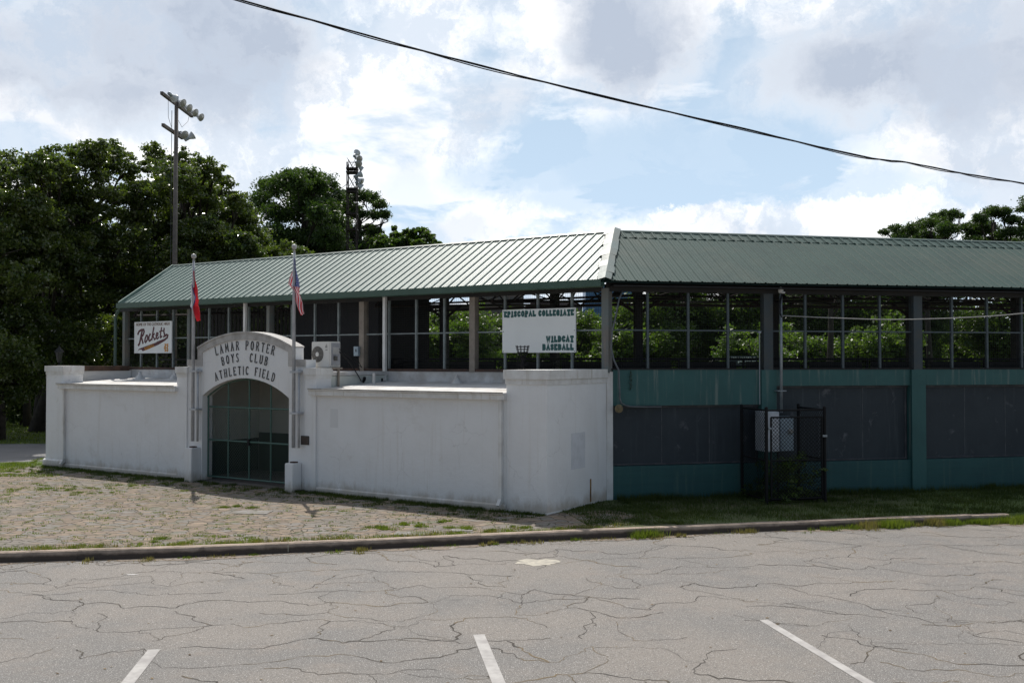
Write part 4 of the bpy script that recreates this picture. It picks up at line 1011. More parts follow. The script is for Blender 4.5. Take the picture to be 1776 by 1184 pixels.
def SP(px, py):      # the script was laid out on a 980 x 800 grid
    return (-SW2 / 2 + (px / 980) * SW2, zt_ - (py / 800) * HH)
strokes = [([(110, 330), (100, 300), (130, 240), (190, 205), (250, 200), (265, 250), (240, 330), (180, 400)], 36), ([(215, 215), (190, 330), (160, 480), (140, 560), (105, 605)], 40), ([(175, 395), (205, 430), (225, 500), (238, 560)], 36),
           ([(330, 340), (295, 420), (285, 500), (305, 525), (345, 470), (362, 390), (345, 345), (325, 350)], 30), ([(440, 330), (420, 320), (395, 380), (388, 455), (405, 490), (440, 470), (480, 425)], 30),
           ([(522, 135), (500, 260), (478, 400), (468, 470)], 30), ([(540, 300), (490, 370), (515, 400), (540, 455), (570, 430)], 28), ([(585, 385), (625, 350), (628, 300), (600, 290), (580, 350), (585, 415), (610, 440), (655, 395)], 28),
           ([(722, 150), (700, 280), (688, 390), (700, 410), (735, 370)], 28), ([(660, 262), (760, 235)], 20), ([(790, 170), (778, 260), (800, 330), (795, 380), (765, 395)], 30),
           ([(795, 380), (850, 340), (880, 355), (870, 410), (810, 460), (600, 540)], 34)]
g = MB(T)
for i, (k, w) in enumerate(strokes): g.ribbon([SP(*p) for p in k], w / 980 * SW2, .0002, .0030 + (i % 6) * .0007)
g.build('script', 'maroon', sg2, label='maroon script word Rockets')
g = MB(T); tl = [(95, 745), (130, 690), (200, 660), (330, 615), (610, 520), (820, 455), (830, 480), (640, 590), (400, 690), (230, 750), (190, 705), (130, 715)]
g.prism([SP(*p) for p in tl], .0002, .0022); g.build('tail', 'maroon', sg2)
g = MB(T); put_text(g, 'BASEBALL', .125, SP(415, 665)[0], SP(415, 678)[1], .006, T, rot=math.atan2(HH / 800 * 170, SW2 / 980 * 420), bold=.003, sx=.80, ext=.002); g.build('lettering', 'orange', sg2, label='orange word BASEBALL on the tail')
g = MB(T); cx_, cz_ = SP(848, 665)
for dx in (-.045, .045):
    g.ribbon([(cx_ + dx, cz_ - .10), (cx_ + dx, cz_ + .10)], .036, .0002, .004)
    for dz in (-.1, .1): g.ribbon([(cx_ + dx - .035, cz_ + dz), (cx_ + dx + .035, cz_ + dz)], .022, .0002, .0048)
g.ribbon([(cx_ - .04, cz_), (cx_ + .04, cz_)], .03, .0002, .0055)
g.ribbon([(cx_ + .085, cz_ + .045), (cx_ + .03, cz_ + .07), (cx_ - .05, cz_ + .065), (cx_ - .088, cz_ + .02), (cx_ - .088, cz_ - .02), (cx_ - .05, cz_ - .065), (cx_ + .03, cz_ - .07), (cx_ + .085, cz_ - .045)], .022, .0002, .0062)
g.build('monogram', 'orange', sg2, label='orange CH monogram')

# ------------------------------------------------------------------ air conditioner on the right roof
ac = empty('air_conditioner', FL(6.05, 1.8, 2.66), 'cream outdoor air conditioning unit with a round fan grille on the right flat roof', 'air conditioner')
s1, s0_, oF, oB, za, zb_ = 6.36, 5.82, 2.00, 1.64, 2.70, 3.27
# seen from the front: grille on the left
g = MB(FL); g.box((s0_, oB, za), (s1, oF, zb_)); g.build('casing', 'acwhite', ac, bevel=.012)
g = MB(FL); g.box((s0_ - .012, oB + .03, za + .05), (s0_ + .001, oF - .06, zb_ - .03)); g.build('side_panel', 'acgrey', ac)
g = MB(FL)
for k in range(7): g.box((s0_ - .02, oB + .07, za + .30 + k * .022), (s0_ - .0125, oF - .10, za + .31 + k * .022))
g.build('side_louvre', 'acwhite', ac)
g = MB(FL); g.box((s0_ - .06, oB + .16, za + .15), (s0_ - .0125, oB + .24, za + .25)); g.build('valve_cover', 'acdark', ac)
fc, fz, fr = 6.17, za + .29, .175
g = MB(FL); g.lathe((fc, oF + .001, fz), (0, 1, 0), [(0, fr), (.004, fr)], 36); g.build('fan_opening', 'acdark', ac)
g = MB(FL)
for k in range(12):
    r_ = .052 + k * .0115
    g.tube([(fc + r_ * math.cos(a * math.pi / 16), oF + .012, fz + r_ * math.sin(a * math.pi / 16)) for a in range(33)], .0016, 4, caps=False)
for k in range(8):
    a = k * math.pi / 4 + .2; g.tube([(fc + .05 * math.cos(a), oF + .013, fz + .05 * math.sin(a)), (fc + fr * math.cos(a), oF + .013, fz + fr * math.sin(a))], .003, 4)
g.build('fan_grille', mat('grille_grey', (.34, .32, .29), .6), ac)
g = MB(FL); g.lathe((fc, oF + .008, fz), (0, 1, 0), [(0, .05), (.010, .05), (.014, .042)], 20); g.build('fan_hub', 'acwhite', ac)
g = MB(FL); g.box((5.905, oF + .001, 3.13), (5.915, oF + .003, 3.215)); g.box((5.885, oF + .001, 3.13), (5.893, oF + .003, 3.18)); g.box((5.927, oF + .001, 3.13), (5.935, oF + .003, 3.18)); g.box((5.875, oF + .001, 3.08), (5.935, oF + .003, 3.092)); g.build('badge', 'acdark', ac)
for s, zl in ((5.77, 2.27), (6.25, 2.602)):
    g = MB(FL); g.box((s - .03, oB + .02, 2.66), (s + (.10 if zl < 2.5 else .03), oF - .02, za - .002)); g.box((s - .02, oB + .1, zl), (s + .02, oB + .14, 2.66)); g.build('leg', 'beige', ac)
dsw = empty('switch_box', FL(6.75, .06, 3.0), 'small grey switch box on the beige post right of the air conditioner', 'switch box')
g = MB(FL); g.box((6.66, .04, 2.96), (6.80, .12, 3.19)); g.build('enclosure', 'elec', dsw, bevel=.006)
g = MB(FL); g.box((6.71, .12, 3.06), (6.725, .135, 3.13)); g.build('handle', 'dark', dsw)
def cable(nm, pts_, r, m, lb, F=FL, cat='cable', sub=8):
    P = [Vector(p) for p in pts_]; out = []
    for i in range(len(P) - 1):
        p0, p1, p2, p3 = P[max(i - 1, 0)], P[i], P[i + 1], P[min(i + 2, len(P) - 1)]
        for k in range(sub):
            t = k / sub; out.append(tuple(.5 * ((2 * p1) + (-p0 + p2) * t + (2 * p0 - 5 * p1 + 4 * p2 - p3) * t * t + (-p0 + 3 * p1 - 3 * p2 + p3) * t ** 3)))
    out.append(tuple(P[-1])); q = MB(F); q.tube(out, r, 6); return tag(q.build(nm, m, None, True), lb, cat)
cable('cable', [(5.81, 1.7, 3.05), (5.74, 1.45, 2.82), (5.74, 1.15, 2.52), (5.85, .9, 2.36), (6.1, .6, 2.40), (6.45, .3, 2.62), (6.71, .09, 2.96)], .011, 'black', 'black cable looping down from the air conditioner and up to the switch box')
cable('cable', [(5.81, 1.72, 3.12), (5.75, 1.3, 2.86), (5.95, .8, 2.70), (6.4, .3, 2.72), (6.76, .09, 2.96)], .008, 'black', 'thinner upper cable between the air conditioner and the switch box')
cable('hose', [(5.72, .95, 2.46), (5.78, .9, 2.39), (5.95, .82, 2.35), (6.15, .7, 2.42), (6.3, .5, 2.56)], .035, 'black', 'short thick black insulated hose lying on the roof below the switch box', cat='hose')

# ------------------------------------------------------------------ iron fire basket before the large sign
bk = empty('iron_basket', FL(1.25, 1.1, 2.4), 'black wrought iron basket on a stem in front of the teal lettered sign', 'iron basket')
bs_, bo = 1.42, 1.0
g = MB(FL)
for z, r in ((3.135, .135), (3.08, .12), (3.02, .10)): g.tube([(bs_ + r * math.cos(a * math.pi / 10), bo + r * math.sin(a * math.pi / 10), z) for a in range(21)], .008, 5, caps=False)
for k in range(10):
    a = k * math.pi / 5; g.tube([(bs_ + .14 * math.cos(a), bo + .14 * math.sin(a), 3.16), (bs_ + .12 * math.cos(a), bo + .12 * math.sin(a), 3.08), (bs_ + .10 * math.cos(a), bo + .10 * math.sin(a), 3.0), (bs_ + .03 * math.cos(a), bo + .03 * math.sin(a), 2.9)], .006, 5)
g.build('basket', 'black', bk)
g = MB(FL); g.tube([(bs_, bo, 2.35), (bs_, bo, 2.95)], .035, 8)
rr = random.Random(12)
for k in range(26):
    a = rr.uniform(0, 6.28); z0_ = rr.uniform(2.4, 2.9); g.tube([(bs_, bo, z0_), (bs_ + .10 * math.cos(a), bo + .10 * math.sin(a), z0_ + rr.uniform(-.02, .12)), (bs_ + .13 * math.cos(a), bo + .13 * math.sin(a), z0_ + rr.uniform(.0, .2))], .006, 4)
g.build('stem', 'black', bk)

# ------------------------------------------------------------------ electrical riser, boxes, cage
rz = empty('service_riser', FR(3.94, .1, 0), 'tall grey service mast with a weather head in front of the right wing', 'electrical mast')
g = MB(FR); g.tube([(3.80, .17, 1.75), (3.80, .17, 4.3)], .031, 12); g.build('mast_pipe', 'galv', rz, True)
g = MB(FR); g.lathe((3.80, .17, 4.28), (0, 0, 1), [(0, .034), (.02, .05), (.06, .06), (.10, .045), (.13, .015)], 14); g.box((3.80, .17, 4.27), (3.87, .23, 4.31)); g.build('weather_head', mat('pale_cast_metal', (.58, .57, .54), .4), rz, True)
for z in (2.2,): g = MB(FR); g.box((3.70, .0, z), (3.90, .21, z + .022)); g.build('clamp', 'galv', rz)
g = MB(FR)
for k in range(3): g.tube([(3.80 + .01 * k, .2, 4.27), (3.72 + .02 * k, .24, 4.05), (3.73 + .02 * k, .24, 3.85), (3.79, .22, 3.76)], .007, 5)
g.build('drip_loop', 'black', rz)
cable('service_drop', [(3.81, .22, 3.80), (4.6, .9, 3.73), (5.6, 1.8, 3.67), (7.0, 3.0, 3.72), (8.2, 4.1, 3.92), (9.6, 5.4, 4.30), (11.5, 7.2, 4.95)], .012, mat('pale_twisted_cable', (.35, .34, .32), .6), 'pale twisted service cable sagging from the mast out to the right edge', FR, 'cable')
cb = empty('meter_cabinet', FR(3.6, .3, .95), 'pale grey electrical cabinet with a round meter inside the black cage', 'electrical cabinet')
g = MB(FR); g.box((3.27, .02, .96), (3.58, .50, 1.79)); g.build('cabinet_body', 'elec2', cb, bevel=.008)
g = MB(FR); g.box((3.285, .502, .98), (3.565, .51, 1.77)); g.build('cabinet_door', 'elec2', cb)
g = MB(FR); g.box((3.72, .02, .95), (4.02, .28, 1.67)); g.build('meter_box', 'elec', cb, bevel=.006)
g = MB(FR); g.lathe((3.94, .28, 1.36), (0, 1, 0), [(0, .055), (.03, .055), (.031, .045), (.07, .042), (.075, .02)], 18); g.build('meter', 'lampglass', cb)
g = MB(FR); g.tube([(3.72, .15, .0), (3.72, .15, 1.0)], .02, 8); g.tube([(3.42, .2, .0), (3.42, .2, .97)], .03, 8); g.build('lower_conduit', 'dark', cb)
cg = empty('cage', FR(3.55, .7, 0), 'black chain link cage around the electrical cabinet against the teal wall', 'fence enclosure')
cs = {'bl': (2.93, .10), 'fl': (2.90, 1.28), 'fr': (4.17, 1.28), 'br': (4.22, .12)}
for k_, (s, o) in cs.items():
    g = MB(FR); g.tube([(s, o, -.1), (s, o, 1.90)], .033, 10); g.lathe((s, o, 1.90), (0, 0, 1), [(0, .036), (.02, .034), (.035, .01)], 10); g.build('post', 'black', cg)
g = MB(FR); ring = [cs['bl'], cs['fl'], cs['fr'], cs['br']]
for a, b in zip(ring, ring[1:]):
    for z in (1.86, .86, .08): 
        if z == .86 and a == cs['fl']: continue
        g.tube([(a[0], a[1], z), (b[0], b[1], z)], .018, 8)
g.build('rail', 'black', cg)
for yy_ in (2.915, 4.195): g = MB(FR); chainlink(g, FR, .12, 1.26, .08, 1.85, yy_, axis='o', r=.0055); g.build('chain_link', 'black', cg)
g = MB(FR); gs0, gs1 = 2.99, 4.10
for s in (gs0, gs1): g.tube([(s, 1.30, .1), (s, 1.30, 1.72)], .021, 8)
for z in (.1, .86, 1.72): g.tube([(gs0, 1.30, z), (gs1, 1.30, z)], .018, 8)
gg_ = g.build('gate', 'black', cg)
q = MB(FR); chainlink(q, FR, gs0, gs1, .1, 1.72, 1.30, r=.0055); q2 = q.build('chain_link', 'black', cg); q2.parent = gg_
q = MB(FR); q.box((4.10, 1.28, 1.32), (4.19, 1.35, 1.36)); q.tube([(2.93, 1.3, 1.5), (3.0, 1.3, 1.5)], .028, 6); q2 = q.build('latch', 'galv', cg); q2.parent = gg_

# ------------------------------------------------------------------ trees
def leaves(rng, clumps, n, size, aspect=.6, sub=26, flat=.8, droop=0.0, sig=.13, up=.25):
    """leaf quads gathered in sprays on the shells of many clumps; returns verts, faces"""
    cl = np.array(clumps, float); w = cl[:, 3] ** 2; w /= w.sum()
    cnt = np.maximum(8, (n * w).astype(int)); pos = []
    for (x, y, z, r), k in zip(cl, cnt):
        d = rng.normal(size=(sub, 3)); d /= np.linalg.norm(d, axis=1)[:, None]
        rad = r * (rng.uniform(.45, 1.05, sub))[:, None]; sc_ = d * rad * np.array([1, 1, flat]) + np.array([x, y, z])
        i = rng.integers(0, sub, k); p = sc_[i] + rng.normal(size=(k, 3)) * r * sig * np.array([1.25, 1.25, .7]); pos.append(p)
    P = np.concatenate(pos); m = len(P)
    nrm = rng.normal(size=(m, 3)); nrm[:, 2] += up * 2; nrm /= np.linalg.norm(nrm, axis=1)[:, None]
    a = rng.normal(size=(m, 3)); t = np.cross(nrm, a); t /= np.linalg.norm(t, axis=1)[:, None]; b = np.cross(nrm, t)
    s = size * rng.uniform(.6, 1.3, m)[:, None]
    t = t * s * .5; b = b * s * .5 * aspect
    V = np.stack([P - t, P - b * 1.0, P + t, P + b], 1).reshape(-1, 3)
    F = np.arange(m * 4).reshape(-1, 4); return V, F
def limbs(base, top, clumps, r0, rng, frac=.75, wig=.3):
    """tapered trunk with limbs curving out to the clumps"""
    mb = MB(); b, t = Vector(base), Vector(top); n = 6; pts_ = []
    for i in range(n + 1):
        k = i / n; p = b.lerp(t, k) + Vector((rng.normal() * wig * .3, rng.normal() * wig * .3, 0)) * (k > 0) * (k < 1); pts_.append(tuple(p))
    mb.tube(pts_, [r0 * (1.25 if i == 0 else 1 - .62 * i / n) for i in range(n + 1)], 8)
    for (x, y, z, r) in clumps:
        if rng.random() > frac: continue
        e = Vector((x, y, z)); k = np.clip((e.z - r * .8 - b.z) / max(.1, (t.z - b.z)) - rng.uniform(.05, .3), .25, .97); s = b.lerp(t, float(k))
        mid = s.lerp(e, .5) + Vector((rng.normal() * wig, rng.normal() * wig, -.12 * (e - s).length)); rr_ = r0 * (1 - .6 * k) * .5
        q1 = s.lerp(mid, .5) + Vector((rng.normal(), rng.normal(), rng.normal())) * wig * .25
        mb.tube([tuple(s), tuple(q1), tuple(mid), tuple(mid.lerp(e, .6)), tuple(e)], [rr_, rr_ * .8, rr_ * .6, rr_ * .4, rr_ * .2], 5)
        for _ in range(3):
            e2 = e + Vector((rng.normal(), rng.normal(), rng.normal() * .5 + .2)) * r * .55; mb.tube([tuple(mid.lerp(e, .55)), tuple((mid.lerp(e, .7)).lerp(e2, .5)), tuple(e2)], [rr_ * .35, rr_ * .22, rr_ * .1], 4)
    return mb
def auto_clumps(rng, c, rad, n, rc, shell=.72):
    d = rng.normal(size=(n, 3)); d /= np.linalg.norm(d, axis=1)[:, None]; k = shell * rng.uniform(.55, 1.1, n)[:, None]
    P = d * k * np.array(rad) + np.array(c); return [(p[0], p[1], p[2], rc * rng.uniform(.7, 1.25)) for p in P]
def make_tree(name, base, clumps, top, r0, nleaf, size, leaf, label, group, seed, cat='tree', **kw):
    rng = np.random.default_rng(seed); lk = {k: kw.pop(k) for k in list(kw) if k in ('frac', 'wig')}
    r = empty(name, base, label, cat, group)
    limbs(base, top, clumps, r0, rng, **lk).build('trunk', 'bark', r, True)
    V, F = leaves(rng, clumps, nleaf, size, **kw); arr_mesh('crown', V, F, leaf, r, base); return r
def copy_tree(r, loc, rot, sc_, label):
    c = r.copy(); C.objects.link(c); c.location = loc; c.rotation_euler = (0, 0, rot); c.scale = (sc_[0], sc_[0], sc_[1]); c['label'] = label
    for ch in r.children:
        k = ch.copy(); C.objects.link(k); k.parent = c
    return c
def PX(px, py, d):                        # a point d metres off, for laying out the planting plan
    v = pdir(px, py); v = v * (d / v.y); return (v.x, v.y, 2.85 + v.z)
def px_clumps(lst, d, dj, rng):
    out = []
    for px, py, rp in lst:
        dd = d + rng.uniform(-dj, dj); x, y, z = PX(px, py, dd); out.append((x, y, z, rp * dd / 1727.)); 
    return out
G1 = 'dense trees behind the left end of the stand'
def big(name, d, dj, lst, tb, tt, r0, n, size, leaf, lb, seed, grp=G1, fill=0, **kw):
    rng = np.random.default_rng(seed + 99); cl = px_clumps(lst, d, dj, rng)
    base = PX(*tb, d); base = (base[0], base[1], -.05); top = PX(*tt, d)
    if fill:          # more clumps between the listed ones
        a = np.array(cl); 
        for _ in range(fill):
            i, j = rng.integers(0, len(a), 2); k = rng.uniform(.25, .75); p = a[i] * k + a[j] * (1 - k); cl.append((p[0], p[1] + rng.uniform(-dj, dj), p[2], p[3] * rng.uniform(.7, 1.0)))
    return make_tree(name, base, cl, top, r0, n, size, leaf, lb, grp, seed, **kw)
big('broadleaf_tree', 36, 2, [(-60, 330, 60), (-20, 300, 45), (15, 285, 34), (30, 320, 32), (0, 360, 50), (40, 375, 30), (-30, 430, 60), (20, 450, 50), (50, 480, 40), (0, 530, 55), (45, 560, 40), (-40, 600, 60), (10, 620, 50), (30, 660, 45), (-30, 690, 50)],
    (-10, 780), (-10, 330), .32, 62000, .135, 'leaf_mag', 'dark tree at the far left edge', 11, fill=14)
big('broadleaf_tree', 40, 3, [(110, 300, 36), (150, 275, 34), (190, 270, 30), (215, 290, 28), (130, 262, 18), (170, 258, 20), (200, 262, 16), (85, 330, 32), (70, 370, 36), (110, 370, 50), (165, 340, 50), (220, 340, 40), (90, 440, 50), (150, 430, 55), (215, 420, 50), (80, 510, 48), (140, 510, 55), (205, 500, 50),
    (75, 580, 45), (130, 590, 55), (190, 590, 50), (90, 640, 40), (160, 650, 50), (60, 300, 14), (228, 320, 22)], (68, 760), (160, 330), .38, 125000, .135, 'leaf_mag', 'tall rounded tree with a bumpy crown, left of the wooden floodlight pole', 12, fill=22)
big('broadleaf_tree', 42, 3, [(262, 288, 22), (285, 282, 20), (318, 278, 24), (350, 290, 26), (372, 300, 22), (392, 325, 24), (300, 320, 40), (345, 335, 40), (260, 340, 36), (380, 365, 36), (415, 350, 26), (300, 390, 50), (360, 400, 50), (430, 400, 36), (250, 420, 44), (260, 500, 50), (320, 470, 50),
    (400, 450, 50), (450, 430, 40), (470, 470, 36), (300, 560, 55), (250, 590, 50), (240, 640, 50), (430, 375, 24)], (250, 755), (320, 340), .38, 125000, .135, 'leaf_mag', 'broad tree directly behind the wooden floodlight pole', 13, fill=22)
big('broadleaf_tree', 38.5, 1.2, [(330, 400, 28), (360, 385, 22), (310, 425, 26), (350, 425, 34), (390, 415, 28), (330, 455, 34), (380, 450, 34), (420, 440, 22), (350, 480, 36), (410, 475, 30), (500, 432, 20), (480, 440, 20), (525, 440, 18), (500, 455, 22), (450, 455, 24), (300, 470, 30)], (390, 760), (370, 430), .2, 50000, .125, 'leaf_mag',
    'lower leafy tree just above the left roof ridge', 14, fill=8)
for i, (px, d, top_, w_) in enumerate([(-60, 50, 330, 90), (60, 52, 380, 90), (180, 54, 350, 90), (300, 54, 360, 80), (400, 54, 430, 70), (480, 56, 450, 55)]):
    rng = np.random.default_rng(40 + i); x, y, z = PX(px, top_, d); rw = w_ * d / 1727.
    cl = auto_clumps(rng, (x, y, z * .55), (rw * 1.15, 3, z * .46), 40, 1.6)
    make_tree('background_tree', (x, y, -.05), cl, (x, y, z * .8), .3, 26000, .30, 'leaf_mag', ['dark tree deep behind the far left edge', 'dark tree behind the two trunks by the road', 'dark tree filling in behind the tall rounded crown', 'dark tree filling in behind the wooden pole', 'dark tree behind the arched gable', 'dark tree behind the right flagpole'][i], G1, 60 + i)
# pines
PN = dict(aspect=.35, flat=.7, sub=44, sig=.24, up=.1, fill=14)
PR = dict(aspect=.35, flat=.6, sub=36, sig=.22, up=.1, fill=5)
GP = 'pines standing above the roof'
big('pine_tree', 62, 3, [(470, 325, 24), (500, 312, 24), (535, 308, 24), (560, 320, 24), (455, 350, 22), (575, 345, 20), (520, 340, 26), (480, 370, 24), (560, 375, 26), (585, 390, 22), (575, 410, 26), (545, 415, 26), (500, 415, 26), (470, 405, 26), (520, 440, 30), (590, 430, 20), (560, 450, 30), (480, 450, 30)],
    (520, 640), (530, 330), .34, 52000, .26, 'leaf_pine', 'rounded pine left of the dark lattice tower', 21, GP, frac=.95, **PN)
big('pine_tree', 66, 2, [(600, 345, 14), (625, 340, 16), (645, 342, 14), (660, 355, 12), (595, 360, 13), (615, 362, 13), (668, 372, 10), (650, 372, 12), (630, 372, 9), (600, 392, 10), (640, 395, 10), (655, 400, 9), (640, 415, 11), (625, 425, 10), (595, 415, 8), (665, 425, 10), (590, 335, 10), (605, 440, 16), (640, 438, 16), (588, 450, 18), (660, 445, 16), (625, 448, 18), (610, 412, 10), (648, 402, 10)],
    (615, 640), (622, 372), .36, 30000, .20, 'leaf_pine', 'open branched pine standing behind the dark lattice tower', 22, GP, frac=1.0, wig=.7, aspect=.35, flat=.6, sub=40, sig=.24, up=.1, fill=5)
big('pine_tree', 80, 3, [(1535, 402, 9), (1552, 394, 10), (1560, 405, 12), (1578, 398, 14), (1600, 390, 15), (1620, 385, 15), (1640, 372, 12), (1655, 370, 12), (1625, 375, 10), (1665, 374, 7), (1640, 398, 14), (1655, 395, 9), (1600, 410, 20), (1580, 420, 20), (1630, 418, 20), (1560, 440, 26), (1600, 450, 26), (1640, 450, 24), (1590, 490, 24), (1630, 500, 26), (1560, 500, 20)],
    (1610, 640), (1615, 400), .36, 42000, .24, 'leaf_pine', 'flat topped pine just above the right roof ridge', 23, GP, frac=1.0, wig=.6, **PR)
big('pine_tree', 80, 3, [(1680, 395, 14), (1700, 378, 13), (1720, 368, 13), (1740, 368, 13), (1755, 380, 12), (1690, 408, 16), (1715, 395, 14), (1745, 405, 16), (1765, 420, 14), (1720, 440, 22), (1690, 450, 22), (1750, 460, 22), (1720, 500, 22)], 
    (1725, 640), (1725, 385), .36, 34000, .24, 'leaf_pine', 'rounded open pine near the right edge above the roof', 24, GP, frac=1.0, wig=.6, **PR)
big('pine_tree', 76, 3, [(1776, 362, 12), (1790, 350, 20), (1815, 355, 26), (1775, 385, 14), (1768, 400, 12), (1800, 400, 26), (1780, 430, 20), (1830, 430, 26), (1800, 470, 26)],
    (1800, 640), (1800, 370), .36, 20000, .24, 'leaf_pine', 'pine cut off by the right edge of the picture', 25, GP, frac=1.0, wig=.6, **PR)
big('shade_tree', 58, 3, [(660, 420, 16), (685, 412, 14), (700, 425, 20), (725, 408, 16), (740, 412, 14), (715, 430, 24), (745, 430, 14), (670, 440, 24), (700, 460, 30), (740, 455, 24), (683, 396, 5), (650, 455, 20), (735, 402, 8), (640, 448, 18), (665, 425, 14), (760, 440, 14), (620, 452, 18), (755, 425, 10)],
    (700, 640), (705, 430), .22, 34000, .22, 'leaf_mid', 'low rounded tree peeping over the ridge right of the lattice tower', 26, 'trees across the field', fill=8)
# trees beyond the ball field: four kinds, then copies
GB = 'trees across the field'
protos = []
for i, (h, w_, leaf, n, rc) in enumerate([(7.2, 3.6, 'leaf_light', 20000, 1.15), (10.6, 3.6, 'leaf_mid', 26000, 1.3), (10.8, 3.0, 'leaf_pine', 22000, 1.15), (6.2, 2.8, 'leaf_light', 15000, .9)]):
    rng = np.random.default_rng(80 + i); cl = auto_clumps(rng, (0, 0, h * .55), (w_, w_ * .8, h * .46), 34, rc)
    protos.append(dict(cl=cl, h=h, leaf=leaf, n=n, seed=90 + i))
plan = [  # px, distance, kind, scale xy, scale z, label
    (700, 64, 0, 1.1, .95, 'bushy tree seen through the opening right of the beige post'), (760, 66, 0, 1.0, .93, 'bright tree seen in the bay left of the large sign'),
    (800, 60, 3, 1.1, 1.0, 'low bright tree just left of the fourth post'), (850, 66, 0, 1.1, .95, 'yellow green tree at the left edge of the large sign'),
    (920, 70, 3, 1.3, 1.05, 'tree hidden behind the large sign'), (985, 64, 0, 1.0, .92, 'tree at the right edge of the large sign'), (1035, 68, 3, 1.4, 1.0, 'dense tree below the blue tower'),
    (1085, 60, 3, 1.2, .98, 'bright tree below the blue tower, right of the corner post'), (1145, 62, 1, 1.0, .98, 'tall dark tree in the first bay of the right wing'),
    (1215, 66, 2, 1.25, 1.0, 'dark pine in the second pane of the right wing'), (1275, 64, 1, 1.0, 1.0, 'tall tree above the small lettered board'), (1300, 52, 3, .9, .75, 'low bright bush left of the service mast'),
    (1350, 68, 2, 1.2, 1.0, 'dark pine behind the service mast'), (1375, 56, 3, 1.1, .85, 'bright bush seen beside the service mast'), (1430, 64, 2, 1.2, 1.02, 'dark conifer in the second bay of the right wing'),
    (1490, 70, 1, 1.1, 1.03, 'tall tree whose tip just clears the right ridge'), (1450, 78, 1, 1.0, 1.0, 'far tree with a small tip above the ridge'), (1550, 62, 1, 1.0, .95, 'green tree left of the third post of the right wing'),
    (1530, 54, 3, 1.0, .9, 'low bright tree in the second bay of the right wing'), (1640, 72, 3, 1.2, 1.1, 'tree behind the thin trunks in the third bay'), (1700, 66, 3, 1.1, 1.05, 'yellow green tree below the patch of sky at the right'),
    (1760, 60, 1, 1.05, .92, 'leafy tree at the right edge seen through the opening'), (1850, 62, 1, 1.1, 1.0, 'tree beyond the right edge'), (640, 66, 1, 1.0, .85, 'dark tree behind the switch box'), (1180, 78, 0, 1.3, 1.1, 'far tree filling the gap in the first right bay'), (1610, 60, 2, .7, .95, 'slim pine in the third bay of the right wing'), (1320, 80, 1, 1.2, 1.15, 'far tree behind the first pilaster')]
first = {}
for px, d, k, sx, sz, lb in plan:
    x = (px - 888) / 1727 * d; base = (x, d, -.05); p = protos[k]
    nm = 'pine_tree' if k == 2 else 'field_tree'
    if k not in first:
        cl = [(a + x, b + d, c, r) for a, b, c, r in p['cl']]
        t = make_tree(nm, base, cl, (x, d, p['h'] * .85), .22, p['n'], .21 if k != 2 else .2, p['leaf'], lb, GB, p['seed'], **(dict(aspect=.35, flat=.5, sub=30) if k == 2 else {}))
        t.scale = (sx, sx, sz); first[k] = t
    else: copy_tree(first[k], base, rnd.uniform(0, 6.28), (sx, sz), lb)
for px, d, lb in ((-150, 47, 'tree beyond the left picture edge, nearest'), (-330, 52, 'tree beyond the left picture edge, middle'), (-560, 56, 'tree beyond the left picture edge, farthest'), (1980, 64, 'tree beyond the right picture edge'), (2150, 70, 'farther tree beyond the right picture edge')):
    copy_tree(first[1], ((px - 888) / 1727 * d, d, -.05), rnd.uniform(0, 6.28), (1.5, 1.05), lb)
# far wood closing the view behind everything
rng = np.random.default_rng(777); cl = []
for k in range(420):
    a = rng.uniform(-1.15, 1.15); d = rng.uniform(125, 150); cl.append((math.sin(a) * d, math.cos(a) * d, rng.uniform(.5, 5.6), rng.uniform(1.6, 2.6)))
V, F = leaves(rng, cl, 60000, .75, sub=16); tag(arr_mesh('far_wood', V, F, 'leaf_mid'), 'far off wood closing the view behind the ball field', 'wood', kind='stuff')
# slim dark pine trunks beyond the field
for px, d, w_ in ((1607, 55, .22), (1658, 66, .16), (1440, 50, .22), (1674, 70, .14)):
    x = (px - 888) / 1727 * d; rng = np.random.default_rng(px); cl = auto_clumps(rng, (x, d, 7.9), (1.6, 1.6, .9), 12, .6)
    make_tree('pine_tree', (x, d, -.05), cl, (x + .2, d, 8.2), w_, 5000, .2, 'leaf_pine', {1607: 'tall bare trunked pine right of the third post', 1658: 'slender pine in the last bays', 1440: 'bare trunked pine in the second right bay', 1674: 'thinnest pine trunk near the right'}[px], GB, px, aspect=.35, flat=.5)
# low understorey left of the building by the road
for i, (px, py, d, rp, lf, lb) in enumerate([(35, 700, 44, 40, 'leaf_mid', 'shrub in the shade beyond the road at the far left'), (80, 690, 46, 30, 'leaf_light', 'brighter shrub between the dark trunks'), (-30, 690, 42, 45, 'leaf_mag', 'dark shrub at the left picture edge')]):
    rng = np.random.default_rng(300 + i); x, y, z = PX(px, py, d); rw = rp * d / 1727.; cl = auto_clumps(rng, (x, y, 1.3), (rw, rw, 1.1), 14, .45)
    make_tree('shrub', (x, y, -.02), cl, (x, y, 1.5), .05, 7000, .14, lf, lb, 'shrubs under the trees', 310 + i, cat='shrub')
for px, d, r in ((48, 43, .17), (68, 41, .26), (18, 47, .15)):
    x, y, z = PX(px, 700, d); rng = np.random.default_rng(px); cl = auto_clumps(rng, (x, y, 8), (2.2, 2.2, 2.2), 10, 1.1)
    make_tree('broadleaf_tree', (x, y, -.05), cl, (x + .3, y, 8), r, 6000, .2, 'leaf_mag', {48: 'slimmer dark trunk left of the thick trunk by the road', 68: 'thick dark trunk beside the end pier', 18: 'thin trunk deep in shade at the far left'}[px], G1, 400 + px)
